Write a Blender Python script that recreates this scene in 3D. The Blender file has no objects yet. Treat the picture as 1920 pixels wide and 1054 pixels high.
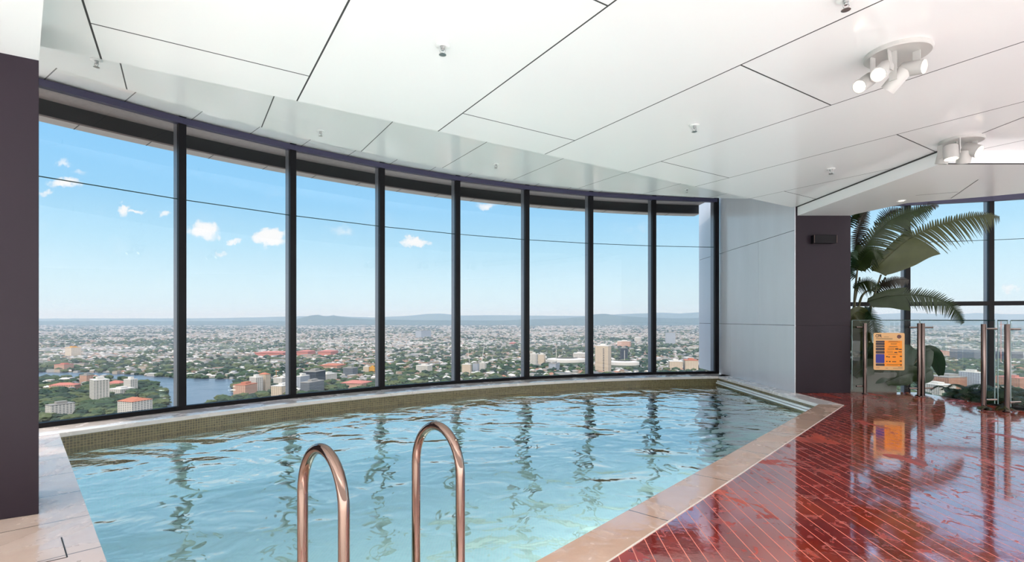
import bpy, bmesh, math, random
from mathutils import Vector, Matrix
import numpy as np
R = math.radians
sc = bpy.context.scene
COL = sc.collection
random.seed(7)

# ------------------------------------------------------------------ camera, exposure
F = 960.0; CH = 1.22; HY = 598.0          # focal length in pixels, camera height, horizon row
cam_d = bpy.data.cameras.new('camera'); cam = bpy.data.objects.new('camera', cam_d); COL.objects.link(cam)
cam.location = (0, 0, CH); cam.rotation_euler = (R(90), 0, 0)
cam_d.sensor_width = 36; cam_d.lens = 18.0; cam_d.shift_y = 71/1920
cam_d.clip_start = 0.05; cam_d.clip_end = 120000
sc.camera = cam
sc.view_settings.view_transform = 'Standard'; sc.view_settings.look = 'None'
sc.view_settings.exposure = 0.0; sc.view_settings.gamma = 1; sc.view_settings.use_curve_mapping = False

# ------------------------------------------------------------------ sun
sd = bpy.data.lights.new('sun', 'SUN'); sd.energy = 3.0; sd.angle = R(1.0); sd.color = (1, .95, .87)
so = bpy.data.objects.new('sun', sd); COL.objects.link(so)
so.rotation_euler = (R(48), 0, R(-38))

# ------------------------------------------------------------------ node helper
class NT:
    def __init__(s, tree): s.t = tree; s.n = tree.nodes; s.l = tree.links
    def node(s, typ, **k):
        nd = s.n.new(typ)
        for a, v in k.items(): setattr(nd, a, v)
        return nd
    def put(s, nd, i, v):
        if v is None: return
        if isinstance(v, bpy.types.NodeSocket): s.l.new(v, nd.inputs[i])
        else: nd.inputs[i].default_value = v
    def math(s, op, a, b=None, c=None, clamp=False):
        nd = s.node('ShaderNodeMath', operation=op, use_clamp=clamp)
        s.put(nd, 0, a); s.put(nd, 1, b); s.put(nd, 2, c)
        return nd.outputs[0]
    def mix(s, fac, a, b):
        nd = s.node('ShaderNodeMix', data_type='RGBA')
        s.put(nd, 0, fac)
        for i, v in ((6, a), (7, b)):
            s.put(nd, i, v if isinstance(v, bpy.types.NodeSocket) else (*v[:3], 1))
        return nd.outputs[2]
    def ramp(s, fac, stops, interp='LINEAR'):
        nd = s.node('ShaderNodeValToRGB'); cr = nd.color_ramp; cr.interpolation = interp
        while len(cr.elements) < len(stops): cr.elements.new(0.5)
        for e, (p, c) in zip(cr.elements, stops):
            e.position = p; e.color = (*c, 1) if len(c) == 3 else c
        s.put(nd, 0, fac); return nd.outputs[0]
    def noise(s, vec, scale, detail=2, rough=.5, dist=0, out=0):
        nd = s.node('ShaderNodeTexNoise')
        s.put(nd, 'Vector', vec); nd.inputs['Scale'].default_value = scale
        nd.inputs['Detail'].default_value = detail; nd.inputs['Roughness'].default_value = rough
        nd.inputs['Distortion'].default_value = dist
        return nd.outputs[out]
    def mapping(s, vec, loc=(0, 0, 0), rot=(0, 0, 0), scale=(1, 1, 1)):
        nd = s.node('ShaderNodeMapping'); s.put(nd, 0, vec)
        nd.inputs[1].default_value = loc; nd.inputs[2].default_value = rot; nd.inputs[3].default_value = scale
        return nd.outputs[0]
    def bump(s, h, strength=1, dist=.01):
        nd = s.node('ShaderNodeBump'); nd.inputs['Strength'].default_value = strength
        nd.inputs['Distance'].default_value = dist; s.put(nd, 'Height', h); return nd.outputs[0]
    def step(s, v, a, b):
        nd = s.node('ShaderNodeMapRange', interpolation_type='SMOOTHSTEP')
        s.put(nd, 0, v); nd.inputs[1].default_value = a; nd.inputs[2].default_value = b
        return nd.outputs[0]

def srgb(r, g, b):
    f = lambda c: (c/255/12.92 if c/255 <= .04045 else ((c/255+.055)/1.055)**2.4)
    return (f(r), f(g), f(b))

# ------------------------------------------------------------------ world: blue sky, pale horizon, small clouds
BACK = 13.0; LOWB = 1.6; FRONT = 2.4
w = bpy.data.worlds.new('world'); sc.world = w; w.use_nodes = True
N = NT(w.node_tree); N.n.clear()
tc = N.node('ShaderNodeTexCoord'); sep = N.node('ShaderNodeSeparateXYZ'); N.l.new(tc.outputs['Generated'], sep.inputs[0])
X, Y, Z = sep.outputs
hyp = N.math('SQRT', N.math('ADD', N.math('MULTIPLY', X, X), N.math('MULTIPLY', Y, Y)))
el = N.math('DIVIDE', Z, N.math('MAXIMUM', hyp, .001))
sky = N.ramp(el, [(0.0, srgb(222, 245, 252)), (.05, srgb(214, 243, 253)), (.13, srgb(184, 230, 253)), (.21, srgb(153, 213, 252)),
                  (.31, srgb(138, 206, 254)), (.5, srgb(108, 182, 246)), (1.0, srgb(70, 140, 225))])
gy = N.math('MAXIMUM', Y, .02)
gx = N.math('DIVIDE', X, gy); gz = N.math('DIVIDE', Z, gy)
comb = N.node('ShaderNodeCombineXYZ'); N.l.new(gx, comb.inputs[0]); N.l.new(gz, comb.inputs[1])
cn = N.noise(comb.outputs[0], 26, 5, .6); cn2 = N.noise(comb.outputs[0], 9, 4, .6)
wv = N.noise(comb.outputs[0], 17, 4, .6, 0, 1); wv2 = N.noise(comb.outputs[0], 60, 3, .6, 0, 1)
ws = N.node('ShaderNodeSeparateColor'); N.l.new(wv, ws.inputs[0]); ws2 = N.node('ShaderNodeSeparateColor'); N.l.new(wv2, ws2.inputs[0])
wx_ = N.math('ADD', N.math('MULTIPLY', N.math('SUBTRACT', ws.outputs[0], .5), .075), N.math('MULTIPLY', N.math('SUBTRACT', ws2.outputs[0], .5), .02))
wy_ = N.math('ADD', N.math('MULTIPLY', N.math('SUBTRACT', ws.outputs[1], .5), .05), N.math('MULTIPLY', N.math('SUBTRACT', ws2.outputs[1], .5), .02))
gx = N.math('ADD', gx, wx_); gz = N.math('ADD', gz, wy_)
acc = None
for (px, py, rx, ry, k) in [(385, 430, 38, 22, 1), (502, 442, 42, 22, 1.25), (440, 455, 20, 8, .8), (776, 452, 36, 9, 1), (236, 392, 22, 13, .95), (262, 396, 15, 7, .8),
                            (308, 403, 22, 8, .8), (122, 345, 42, 15, .95), (116, 306, 18, 8, .5), (85, 362, 14, 9, .5), (412, 478, 12, 8, .6), (630, 430, 40, 14, .35),
                            (915, 384, 30, 8, .6), (1895, 540, 22, 10, .6), (150, 320, 20, 8, .35), (1210, 430, 60, 20, .25)]:
    a = N.math('DIVIDE', N.math('SUBTRACT', gx, (px-960)/F), rx/F)
    b = N.math('DIVIDE', N.math('SUBTRACT', gz, (HY-py)/F), ry/F)
    m = N.math('SUBTRACT', 1.0, N.math('ADD', N.math('MULTIPLY', a, a), N.math('MULTIPLY', b, b)))
    m = N.math('MULTIPLY', N.math('MAXIMUM', m, 0), k)
    acc = m if acc is None else N.math('MAXIMUM', acc, m)
cl = N.step(N.math('ADD', acc, N.math('MULTIPLY', N.math('SUBTRACT', cn, .5), 1.6)), .05, .95)
cl = N.math('MULTIPLY', cl, N.step(acc, .0, .5))
cl = N.math('MULTIPLY', cl, N.step(Y, .05, .2))
wisp = N.math('MULTIPLY', N.step(cn2, .55, .85), .12)
sky = N.mix(N.math('MAXIMUM', cl, wisp), sky, (1.0, 1.0, 1.0))
# added bright white sky behind the photographer, out of view, to light the room
backf = N.step(Y, .15, -.35)
backc = N.mix(N.step(Z, .28, .66), (LOWB, LOWB*.98, LOWB*.96), (BACK, BACK*.98, BACK*.95))
sv = N.node('ShaderNodeVectorMath', operation='SCALE'); N.l.new(sky, sv.inputs[0]); sv.inputs[3].default_value = FRONT; sky = sv.outputs[0]
skyb = N.mix(backf, sky, backc)
bg = N.node('ShaderNodeBackground'); N.l.new(skyb, bg.inputs[0]); bg.inputs[1].default_value = 1.0
wo = N.node('ShaderNodeOutputWorld'); N.l.new(bg.outputs[0], wo.inputs[0])

# ------------------------------------------------------------------ geometry helpers
def P(px, py, z=0.0):
    "point of the horizontal plane z seen at a pixel"
    t = (CH-z)*F/(py-HY); return Vector(((px-960)/F*t, t, z))
def PD(px, py, d):
    "point seen at a pixel at forward distance d"
    return Vector(((px-960)/F*d, d, CH+(HY-py)/F*d))

def newobj(name, me, mats=(), parent=None):
    o = bpy.data.objects.new(name, me); COL.objects.link(o)
    for m in (mats if isinstance(mats, (list, tuple)) else [mats]): me.materials.append(m)
    if parent: o.parent = parent
    return o
def fin(bm, name, mats, parent=None, smooth=False, bevel=0, segs=2):
    bmesh.ops.recalc_face_normals(bm, faces=bm.faces)
    me = bpy.data.meshes.new(name); bm.to_mesh(me); bm.free()
    if smooth:
        for p in me.polygons: p.use_smooth = True
    o = newobj(name, me, mats, parent)
    if smooth and smooth != 'all':
        me.set_sharp_from_angle(angle=R(smooth if not isinstance(smooth, bool) else 40))
    if bevel:
        md = o.modifiers.new('bevel', 'BEVEL'); md.width = bevel; md.segments = segs; md.limit_method = 'ANGLE'
    return o
def tag(o, label=None, cat=None, group=None, kind=None):
    if label: o['label'] = label
    if cat: o['category'] = cat
    if group: o['group'] = group
    if kind: o['kind'] = kind
    return o
def empty(name, loc=(0, 0, 0), rz=0, parent=None):
    o = bpy.data.objects.new(name, None); COL.objects.link(o); o.location = loc; o.rotation_euler = (0, 0, rz)
    o.empty_display_size = .1
    if parent: o.parent = parent
    return o
def copy_tree(o, parent=None):
    c = o.copy(); COL.objects.link(c); c.parent = parent
    for ch in list(o.children): copy_tree(ch, c)
    return c
def box(bm, x0, x1, y0, y1, z0, z1, M=None):
    vs = [bm.verts.new((x, y, z)) for z in (z0, z1) for y in (y0, y1) for x in (x0, x1)]
    if M is not None:
        for v in vs: v.co = M @ v.co
    fs = [(0, 2, 3, 1), (4, 5, 7, 6), (0, 1, 5, 4), (2, 6, 7, 3), (0, 4, 6, 2), (1, 3, 7, 5)]
    return [bm.faces.new([vs[i] for i in f]) for f in fs]
def prism(bm, pts, z0, z1):
    a = [bm.verts.new((p[0], p[1], z0)) for p in pts]; b = [bm.verts.new((p[0], p[1], z1)) for p in pts]
    n = len(pts); bm.faces.new(a[::-1]); bm.faces.new(b)
    for i in range(n): bm.faces.new([a[i], a[(i+1) % n], b[(i+1) % n], b[i]])
def frame_of(d):
    d = Vector(d).normalized(); up = Vector((0, 0, 1)) if abs(d.z) < .95 else Vector((0, 1, 0))
    a = d.cross(up).normalized(); return d, a, a.cross(d)
def tube(bm, pts, rad, seg=12, caps=True):
    rings = []; n = len(pts); pts = [Vector(p) for p in pts]
    rr = rad if isinstance(rad, (list, tuple)) else [rad]*n
    a = None
    for i, p in enumerate(pts):
        d = (pts[min(i+1, n-1)]-pts[max(i-1, 0)]).normalized()
        if a is None: _, a, _ = frame_of(d)
        a = (a-d*a.dot(d)).normalized(); b = d.cross(a)
        rings.append([bm.verts.new(p+(a*math.cos(2*math.pi*k/seg)+b*math.sin(2*math.pi*k/seg))*rr[i]) for k in range(seg)])
    for i in range(n-1):
        for k in range(seg):
            bm.faces.new([rings[i][k], rings[i][(k+1) % seg], rings[i+1][(k+1) % seg], rings[i+1][k]])
    if caps: bm.faces.new(rings[0][::-1]); bm.faces.new(rings[-1])
def lathe(bm, prof, seg=32, M=None):
    rings = []
    for (r, z) in prof:
        rings.append([bm.verts.new((r*math.cos(2*math.pi*k/seg), r*math.sin(2*math.pi*k/seg), z)) for k in range(seg)] if r > 1e-6 else [bm.verts.new((0, 0, z))])
    for A, B in zip(rings, rings[1:]):
        for k in range(seg):
            k2 = (k+1) % seg
            if len(A) == 1 and len(B) == 1: continue
            if len(A) == 1: bm.faces.new([A[0], B[k], B[k2]])
            elif len(B) == 1: bm.faces.new([A[k], A[k2], B[0]])
            else: bm.faces.new([A[k], A[k2], B[k2], B[k]])
    if M is not None:
        for r_ in rings:
            for v in r_: v.co = M @ v.co
def Mto(p, d):
    "matrix that puts local +Z along d at p"
    q = Vector((0, 0, 1)).rotation_difference(Vector(d).normalized())
    return Matrix.Translation(Vector(p)) @ q.to_matrix().to_4x4()

CX, CY = 5.75, -2.0                          # centre of the curved facade
def arc(r, deg): return Vector((CX+r*math.cos(R(deg)), CY+r*math.sin(R(deg)), 0))
def arcs(r, a0, a1, n): return [arc(r, a0+(a1-a0)*i/n) for i in range(n+1)]
def ringwall(bm, r0, r1, a0, a1, z0, z1, n):
    "curved box between two radii"
    A = [[bm.verts.new((*arc(r, a0+(a1-a0)*i/n).xy, z)) for i in range(n+1)] for (r, z) in ((r0, z0), (r1, z0), (r1, z1), (r0, z1))]
    for j in range(4):
        for i in range(n): bm.faces.new([A[j][i], A[j][i+1], A[(j+1) % 4][i+1], A[(j+1) % 4][i]])
    bm.faces.new([A[j][0] for j in range(4)]); bm.faces.new([A[j][-1] for j in (3, 2, 1, 0)])

# ------------------------------------------------------------------ materials
def mat(name):
    m = bpy.data.materials.new(name); m.use_nodes = True
    t = NT(m.node_tree); t.n.clear(); t.out = t.node('ShaderNodeOutputMaterial'); return m, t
def pbr(t, base=(.5,)*3, rough=.5, metal=0, normal=None, spec=.5, ior=1.5, coat=0, coat_rough=.03, emit=None, estr=0, link=True, sub=0):
    b = t.node('ShaderNodeBsdfPrincipled')
    t.put(b, 'Base Color', base if isinstance(base, bpy.types.NodeSocket) else (*base[:3], 1))
    t.put(b, 'Roughness', rough); t.put(b, 'Metallic', metal); t.put(b, 'IOR', ior)
    t.put(b, 'Specular IOR Level', spec); t.put(b, 'Coat Weight', coat); t.put(b, 'Coat Roughness', coat_rough)
    if normal is not None: t.put(b, 'Normal', normal)
    if emit is not None: b.inputs['Emission Color'].default_value = (*emit, 1); b.inputs['Emission Strength'].default_value = estr
    if link: t.l.new(b.outputs[0], t.out.inputs[0])
    return b
def emis(name, col, s):
    m, t = mat(name); e = t.node('ShaderNodeEmission'); e.inputs[0].default_value = (*col, 1); e.inputs[1].default_value = s; t.l.new(e.outputs[0], t.out.inputs[0]); return m
def simple(name, base, rough=.5, metal=0, vary=0, vscale=8, **k):
    m, t = mat(name)
    b = base
    if vary:
        o = t.node('ShaderNodeTexCoord').outputs['Object']
        n = t.noise(o, vscale, 4)
        b = t.mix(n, tuple(c*(1-vary) for c in base), tuple(min(1, c*(1+vary)) for c in base))
    pbr(t, b, rough, metal, **k); return m

D1 = R(32.65)                                # ceiling joints run 32.65 degrees left of straight ahead
U1 = Vector((-math.sin(D1), math.cos(D1), 0)); V1 = Vector((math.cos(D1), math.sin(D1), 0))
H1, H2, H3, HS = CH+1.85, CH+2.368, CH+2.70, CH+1.70

def ceiling_mat(name, base=(.88, .865, .865), rough=.16, brick=True, ior=1.5):
    m, t = mat(name)
    o = t.node('ShaderNodeTexCoord').outputs['Object']
    nrm = None
    if brick:
        s = t.node('ShaderNodeSeparateXYZ'); t.l.new(o, s.inputs[0])
        u = t.math('ADD', t.math('MULTIPLY', s.outputs[0], U1.x), t.math('MULTIPLY', s.outputs[1], U1.y))
        v = t.math('ADD', t.math('MULTIPLY', s.outputs[0], V1.x), t.math('MULTIPLY', s.outputs[1], V1.y))
        W = .7045*1.85; L = 2.03*1.85
        v0 = -.268*1.85                                          # a long joint
        row = t.math('DIVIDE', t.math('SUBTRACT', v, v0), W)
        fl = t.math('FLOOR', row)
        par = t.math('MODULO', t.math('ADD', fl, 100), 2)        # strip parity
        ph = t.math('DIVIDE', t.math('SUBTRACT', u, 2.227*1.85), L)
        ph = t.math('ADD', ph, t.math('MULTIPLY', par, .5))
        def dist(x, scale):
            fr = t.math('FRACT', t.math('ADD', x, 100))
            return t.math('MULTIPLY', t.math('MINIMUM', fr, t.math('SUBTRACT', 1, fr)), scale)
        d2 = t.math('ADD', dist(ph, L), t.math('MULTIPLY', t.math('GREATER_THAN', u, 2.512*1.85+.01), 9))
        d = t.math('MINIMUM', dist(row, W), d2)
        j = t.math('LESS_THAN', d, .006)
        # each panel very slightly its own tone
        wn = t.node('ShaderNodeTexWhiteNoise', noise_dimensions='2D')
        cc = t.node('ShaderNodeCombineXYZ'); t.l.new(fl, cc.inputs[0]); t.l.new(t.math('FLOOR', ph), cc.inputs[1]); t.l.new(cc.outputs[0], wn.inputs['Vector'])
        c = t.mix(wn.outputs[0], tuple(x*.975 for x in base), base)
        c = t.mix(j, c, (.035, .035, .035))
        r = t.math('ADD', t.math('MULTIPLY', j, .5), rough)
    else:
        c, r = base, rough
    n = t.noise(o, 1.3, 2)
    pbr(t, c, r, ior=ior, normal=t.bump(n, .3, .004)); return m
M_ceil = ceiling_mat('white_gloss_panels')
M_strip = None
def strip_mat():
    m, t = mat('window_head_panels')
    o = t.node('ShaderNodeTexCoord').outputs['Object']
    s = t.node('ShaderNodeSeparateXYZ'); t.l.new(o, s.inputs[0])
    dx = t.math('SUBTRACT', s.outputs[0], CX); dy = t.math('SUBTRACT', s.outputs[1], CY)
    an = t.math('DIVIDE', t.math('MULTIPLY', t.math('ARCTAN2', dy, dx), 180/math.pi), 3.17)
    fr = t.math('FRACT', t.math('ADD', an, .32))
    d = t.math('MULTIPLY', t.math('MINIMUM', fr, t.math('SUBTRACT', 1, fr)), 3.17*math.pi/180*12.9)
    c = t.mix(t.math('LESS_THAN', d, .006), (.95, .95, .95), (.3, .3, .3))
    pbr(t, c, .05, ior=2.1); return m
M_strip = strip_mat()
M_ceil_hi = ceiling_mat('white_gloss_recess_panels', (.95, .95, .95), .10, ior=2.0)
M_soffit = ceiling_mat('white_gloss_soffit', (.87, .87, .87), .12, brick=False)
M_white = simple('white_paint', (.85, .85, .84), .3)
M_joint = simple('dark_joint', (.03, .03, .03), .6)

def stone_mat(name, base, dark, ang, L=.62, W=.42, off=0, wet=True):
    m, t = mat(name)
    o = t.node('ShaderNodeTexCoord').outputs['Object']
    mp = t.mapping(o, rot=(0, 0, ang))
    n1 = t.noise(o, 3, 5, .6); n2 = t.noise(o, 45, 3, .6)
    c = t.mix(n1, base, dark); c = t.mix(t.math('MULTIPLY', n2, .35), c, tuple(x*.7 for x in base))
    s = t.node('ShaderNodeSeparateXYZ'); t.l.new(mp, s.inputs[0])
    fr = t.math('FRACT', t.math('ADD', t.math('DIVIDE', s.outputs[0], L), 50+off))
    d = t.math('MULTIPLY', t.math('MINIMUM', fr, t.math('SUBTRACT', 1, fr)), L)
    if W:
        fr2 = t.math('FRACT', t.math('ADD', t.math('DIVIDE', s.outputs[1], W), 50.3))
        d = t.math('MINIMUM', d, t.math('MULTIPLY', t.math('MINIMUM', fr2, t.math('SUBTRACT', 1, fr2)), W))
    j = t.math('LESS_THAN', d, .0045)
    c = t.mix(j, c, (.10, .075, .06))
    w1 = t.noise(o, 2.4, 4, .6, .6)
    dry = t.step(w1, .50, .56)                                    # where the film of water has dried off
    rough = t.math('ADD', t.math('MULTIPLY', dry, .22), .06)
    nb = t.math('ADD', t.noise(o, 12, 3), t.math('MULTIPLY', dry, .25))
    pbr(t, c, rough, ior=1.95, normal=t.bump(nb, .35, .004)); return m
ANG_R = math.atan2(4.66, 4.20)              # direction of the right pool edge in plan
ANG_L = math.atan2(4.05, -3.92)
M_coping_r = stone_mat('wet_sandstone_coping', srgb(212, 182, 164), srgb(196, 154, 128), -ANG_R, 1.02, None, .13)
M_stone = stone_mat('wet_sandstone_paving', srgb(224, 206, 196), srgb(202, 168, 146), -ANG_L, .62, None, .35)
M_ledge = stone_mat('pale_stone_ledge', srgb(240, 232, 228), srgb(224, 210, 204), 0, 40, None, .2)

def deck_mat():
    m, t = mat('wet_red_hardwood_decking')
    o = t.node('ShaderNodeTexCoord').outputs['Object']
    mp = t.mapping(o, rot=(0, 0, R(2.7)))
    s = t.node('ShaderNodeSeparateXYZ'); t.l.new(mp, s.inputs[0])
    pitch = .088
    q = t.math('DIVIDE', t.math('ADD', s.outputs[0], 50), pitch)
    bid = t.math('FLOOR', q); fr = t.math('FRACT', q)
    d = t.math('MULTIPLY', t.math('MINIMUM', fr, t.math('SUBTRACT', 1, fr)), pitch)
    gap = t.math('LESS_THAN', d, .0024)
    wn = t.node('ShaderNodeTexWhiteNoise', noise_dimensions='1D'); t.l.new(bid, wn.inputs['W'])
    # board ends
    e = t.math('FRACT', t.math('ADD', t.math('DIVIDE', s.outputs[1], 4.2), t.math('MULTIPLY', wn.outputs[0], 7.3)))
    endj = t.math('LESS_THAN', e, .0009)
    gr = t.noise(t.mapping(mp, scale=(60, 2.2, 1)), 1, 5, .6, .4)
    c = t.mix(wn.outputs[0], srgb(140, 30, 18), srgb(176, 48, 27))
    c = t.mix(t.math('MULTIPLY', gr, .5), c, srgb(92, 18, 12))
    stain = t.step(t.noise(o, .9, 3, .5, .3), .52, .7)
    c = t.mix(t.math('MULTIPLY', stain, .35), c, srgb(215, 90, 40))
    c = t.mix(gap, c, srgb(210, 128, 108))
    c = t.mix(endj, c, (.05, .02, .015))
    w1 = t.noise(t.mapping(o, scale=(1, .55, 1)), 2.3, 6, .62, .7)
    dry = t.step(w1, .60, .615)
    fil = t.math('MULTIPLY', t.step(t.noise(o, 9, 6, .7, .9), .585, .60), .9)
    dryall = t.math('MAXIMUM', dry, fil)
    rough = t.math('ADD', t.math('MULTIPLY', dryall, .30), .07)
    rough = t.math('MAXIMUM', rough, t.math('MULTIPLY', gap, .6))
    hb = t.math('ADD', t.math('MULTIPLY', t.noise(o, 9, 3), 1.0), t.math('MULTIPLY', t.noise(t.mapping(mp, scale=(20, 1.2, 1)), 1, 2), .35))
    hb = t.math('SUBTRACT', hb, t.math('MULTIPLY', dryall, .3))
    nrm = t.bump(hb, .30, .006)
    b = pbr(t, c, rough, ior=1.75, normal=nrm, link=True); b.inputs['IOR'].default_value = 2.4; t.put(b, 'Specular IOR Level', t.math('SUBTRACT', 1.0, t.math('MULTIPLY', t.math('MAXIMUM', dryall, gap), .75)))
    t.put(b, 'Coat Weight', t.math('MULTIPLY', t.math('SUBTRACT', 1, t.math('MAXIMUM', dryall, gap)), .8)); b.inputs['Coat Roughness'].default_value = .05
    b.inputs['Coat IOR'].default_value = 2.4
    return m
M_deck = deck_mat()

def clad_mat(name, base, rough, vary=.15, spec=.5):
    m, t = mat(name)
    o = t.node('ShaderNodeTexCoord').outputs['Object']
    n = t.noise(t.mapping(o, scale=(1, 1, .25)), 2.5, 4, .6); n2 = t.noise(o, 160, 2)
    c = t.mix(n, tuple(x*(1-vary) for x in base), tuple(x*(1+vary) for x in base))
    c = t.mix(t.math('MULTIPLY', n2, .25), c, tuple(x*.8 for x in base))
    pbr(t, c, t.math('ADD', t.math('MULTIPLY', n, .12), rough), ior=1.5, spec=spec, normal=t.bump(n2, .08, .002)); return m
M_dark = clad_mat('charcoal_cladding', (.022, .014, .021), .38, .2, .22)
M_grey = clad_mat('polished_grey_cladding', (.66, .67, .72), .12, .08)
M_frame = simple('dark_window_frame', (.006, .005, .007), .5, 0, spec=.2)
M_fin = simple('grey_window_fin', (.30, .30, .33), .35, .3)
M_header = simple('blue_black_window_head', (.045, .040, .09), .35)
M_extsof = simple('pinkish_outside_soffit', (.50, .40, .37), .6, vary=.2, vscale=30)
M_extdark = simple('dark_outside_beam', (.02, .018, .022), .5)
M_extedge = simple('pale_outside_edge', (.62, .52, .48), .5, vary=.1)
M_extledge = simple('pale_blue_outside_ledge', (.45, .6, .68), .3, .2)
M_steel = simple('polished_stainless_steel', (.25, .17, .14), .06, 1)
M_steel2 = simple('brushed_stainless_steel', (.15, .11, .10), .12, 1)

def glass_mat(name, tint=(.97, .99, .99), ior=1.45, dirt=False, drops=False):
    m, t = mat(name)
    tr = t.node('ShaderNodeBsdfTransparent'); tr.inputs[0].default_value = (*tint, 1)
    gl = t.node('ShaderNodeBsdfGlossy'); gl.inputs['Roughness'].default_value = 0
    fr = t.node('ShaderNodeFresnel'); fr.inputs[0].default_value = ior
    mx = t.node('ShaderNodeMixShader'); t.l.new(fr.outputs[0], mx.inputs[0]); t.l.new(tr.outputs[0], mx.inputs[1]); t.l.new(gl.outputs[0], mx.inputs[2])
    last = mx.outputs[0]
    if drops:                                                     # dried rain spots and a fine dusty film on the outside
        o = t.node('ShaderNodeTexCoord').outputs['Object']
        vo = t.node('ShaderNodeTexVoronoi'); vo.inputs['Scale'].default_value = 28; t.l.new(o, vo.inputs['Vector'])
        cl = t.step(t.noise(o, 1.1, 3), .5, .7)
        sp = t.math('MULTIPLY', t.math('LESS_THAN', vo.outputs['Distance'], .10), cl)
        s3 = t.node('ShaderNodeSeparateXYZ'); t.l.new(o, s3.inputs[0])
        film = t.math('MULTIPLY', t.noise(t.mapping(o, scale=(1, 1, .3)), 5, 4), .02)
        fac = t.math('ADD', t.math('MULTIPLY', sp, .22), film, clamp=True)
        df = t.node('ShaderNodeBsdfTranslucent'); df.inputs[0].default_value = (.25, .27, .28, 1)
        m2 = t.node('ShaderNodeMixShader'); t.l.new(fac, m2.inputs[0]); t.l.new(last, m2.inputs[1]); t.l.new(df.outputs[0], m2.inputs[2]); last = m2.outputs[0]
    t.l.new(last, t.out.inputs[0]); return m
M_glass = glass_mat('tinted_window_glass', (.42, .42, .42), drops=True)  # grey tint added to dim the outdoors against the room
M_fglass = glass_mat('fence_glass', (.93, .97, .96), 1.38)
M_gedge = simple('dark_green_glass_edge', (.02, .05, .045), .1)

def water_mat():
    m, t = mat('rippling_pool_water')
    o = t.node('ShaderNodeTexCoord').outputs['Object']
    a = t.noise(t.mapping(o, rot=(0, 0, R(20)), scale=(1, 1.2, 1)), 1.15, 2, .42, .8)
    b = t.noise(o, 4.6, 2, .5, .6)
    h = t.math('ADD', t.math('MULTIPLY', a, 1.0), t.math('MULTIPLY', b, .22))
    nrm = t.bump(h, 1.0, .062)
    fr = t.node('ShaderNodeFresnel'); fr.inputs[0].default_value = 1.42; t.l.new(nrm, fr.inputs['Normal'])
    tr = t.node('ShaderNodeBsdfTransparent'); tr.inputs[0].default_value = (.94, .99, .98, 1)
    gl = t.node('ShaderNodeBsdfGlossy'); gl.inputs['Roughness'].default_value = 0; t.l.new(nrm, gl.inputs['Normal'])
    mx = t.node('ShaderNodeMixShader'); t.l.new(fr.outputs[0], mx.inputs[0]); t.l.new(tr.outputs[0], mx.inputs[1]); t.l.new(gl.outputs[0], mx.inputs[2])
    k = t.math('ADD', t.math('MULTIPLY', fr.outputs[0], 2.3), .04, clamp=True); t.l.new(k, mx.inputs[0])
    t.l.new(mx.outputs[0], t.out.inputs[0]); return m
M_water = water_mat()
def tile_mat(name, base, grout, size, rough=.15, vary=.3):
    "square mosaic; uses the mesh's uv (metres)"
    m, t = mat(name)
    uv = t.node('ShaderNodeUVMap').outputs[0]
    s = t.node('ShaderNodeSeparateXYZ'); t.l.new(uv, s.inputs[0])
    ds = []
    for i in (0, 1):
        fr = t.math('FRACT', t.math('ADD', t.math('DIVIDE', s.outputs[i], size), 400))
        ds.append(t.math('MULTIPLY', t.math('MINIMUM', fr, t.math('SUBTRACT', 1, fr)), size))
    j = t.math('LESS_THAN', t.math('MINIMUM', ds[0], ds[1]), size*.09)
    sn = t.node('ShaderNodeVectorMath', operation='FLOOR'); sc_ = t.node('ShaderNodeVectorMath', operation='SCALE'); t.l.new(uv, sc_.inputs[0]); sc_.inputs[3].default_value = 1/size
    t.l.new(sc_.outputs[0], sn.inputs[0]); wn = t.node('ShaderNodeTexWhiteNoise', noise_dimensions='2D'); t.l.new(sn.outputs[0], wn.inputs['Vector'])
    c = t.mix(wn.outputs[0], tuple(x*(1-vary) for x in base), tuple(min(1, x*(1+vary)) for x in base))
    c = t.mix(j, c, grout)
    pbr(t, c, rough); return m
M_mosaic = tile_mat('gold_grey_mosaic', srgb(98, 90, 66), srgb(150, 132, 92), .030)
M_pool = tile_mat('aqua_pool_mosaic', srgb(212, 240, 237), srgb(228, 244, 242), .030, .3, .04)

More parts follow.
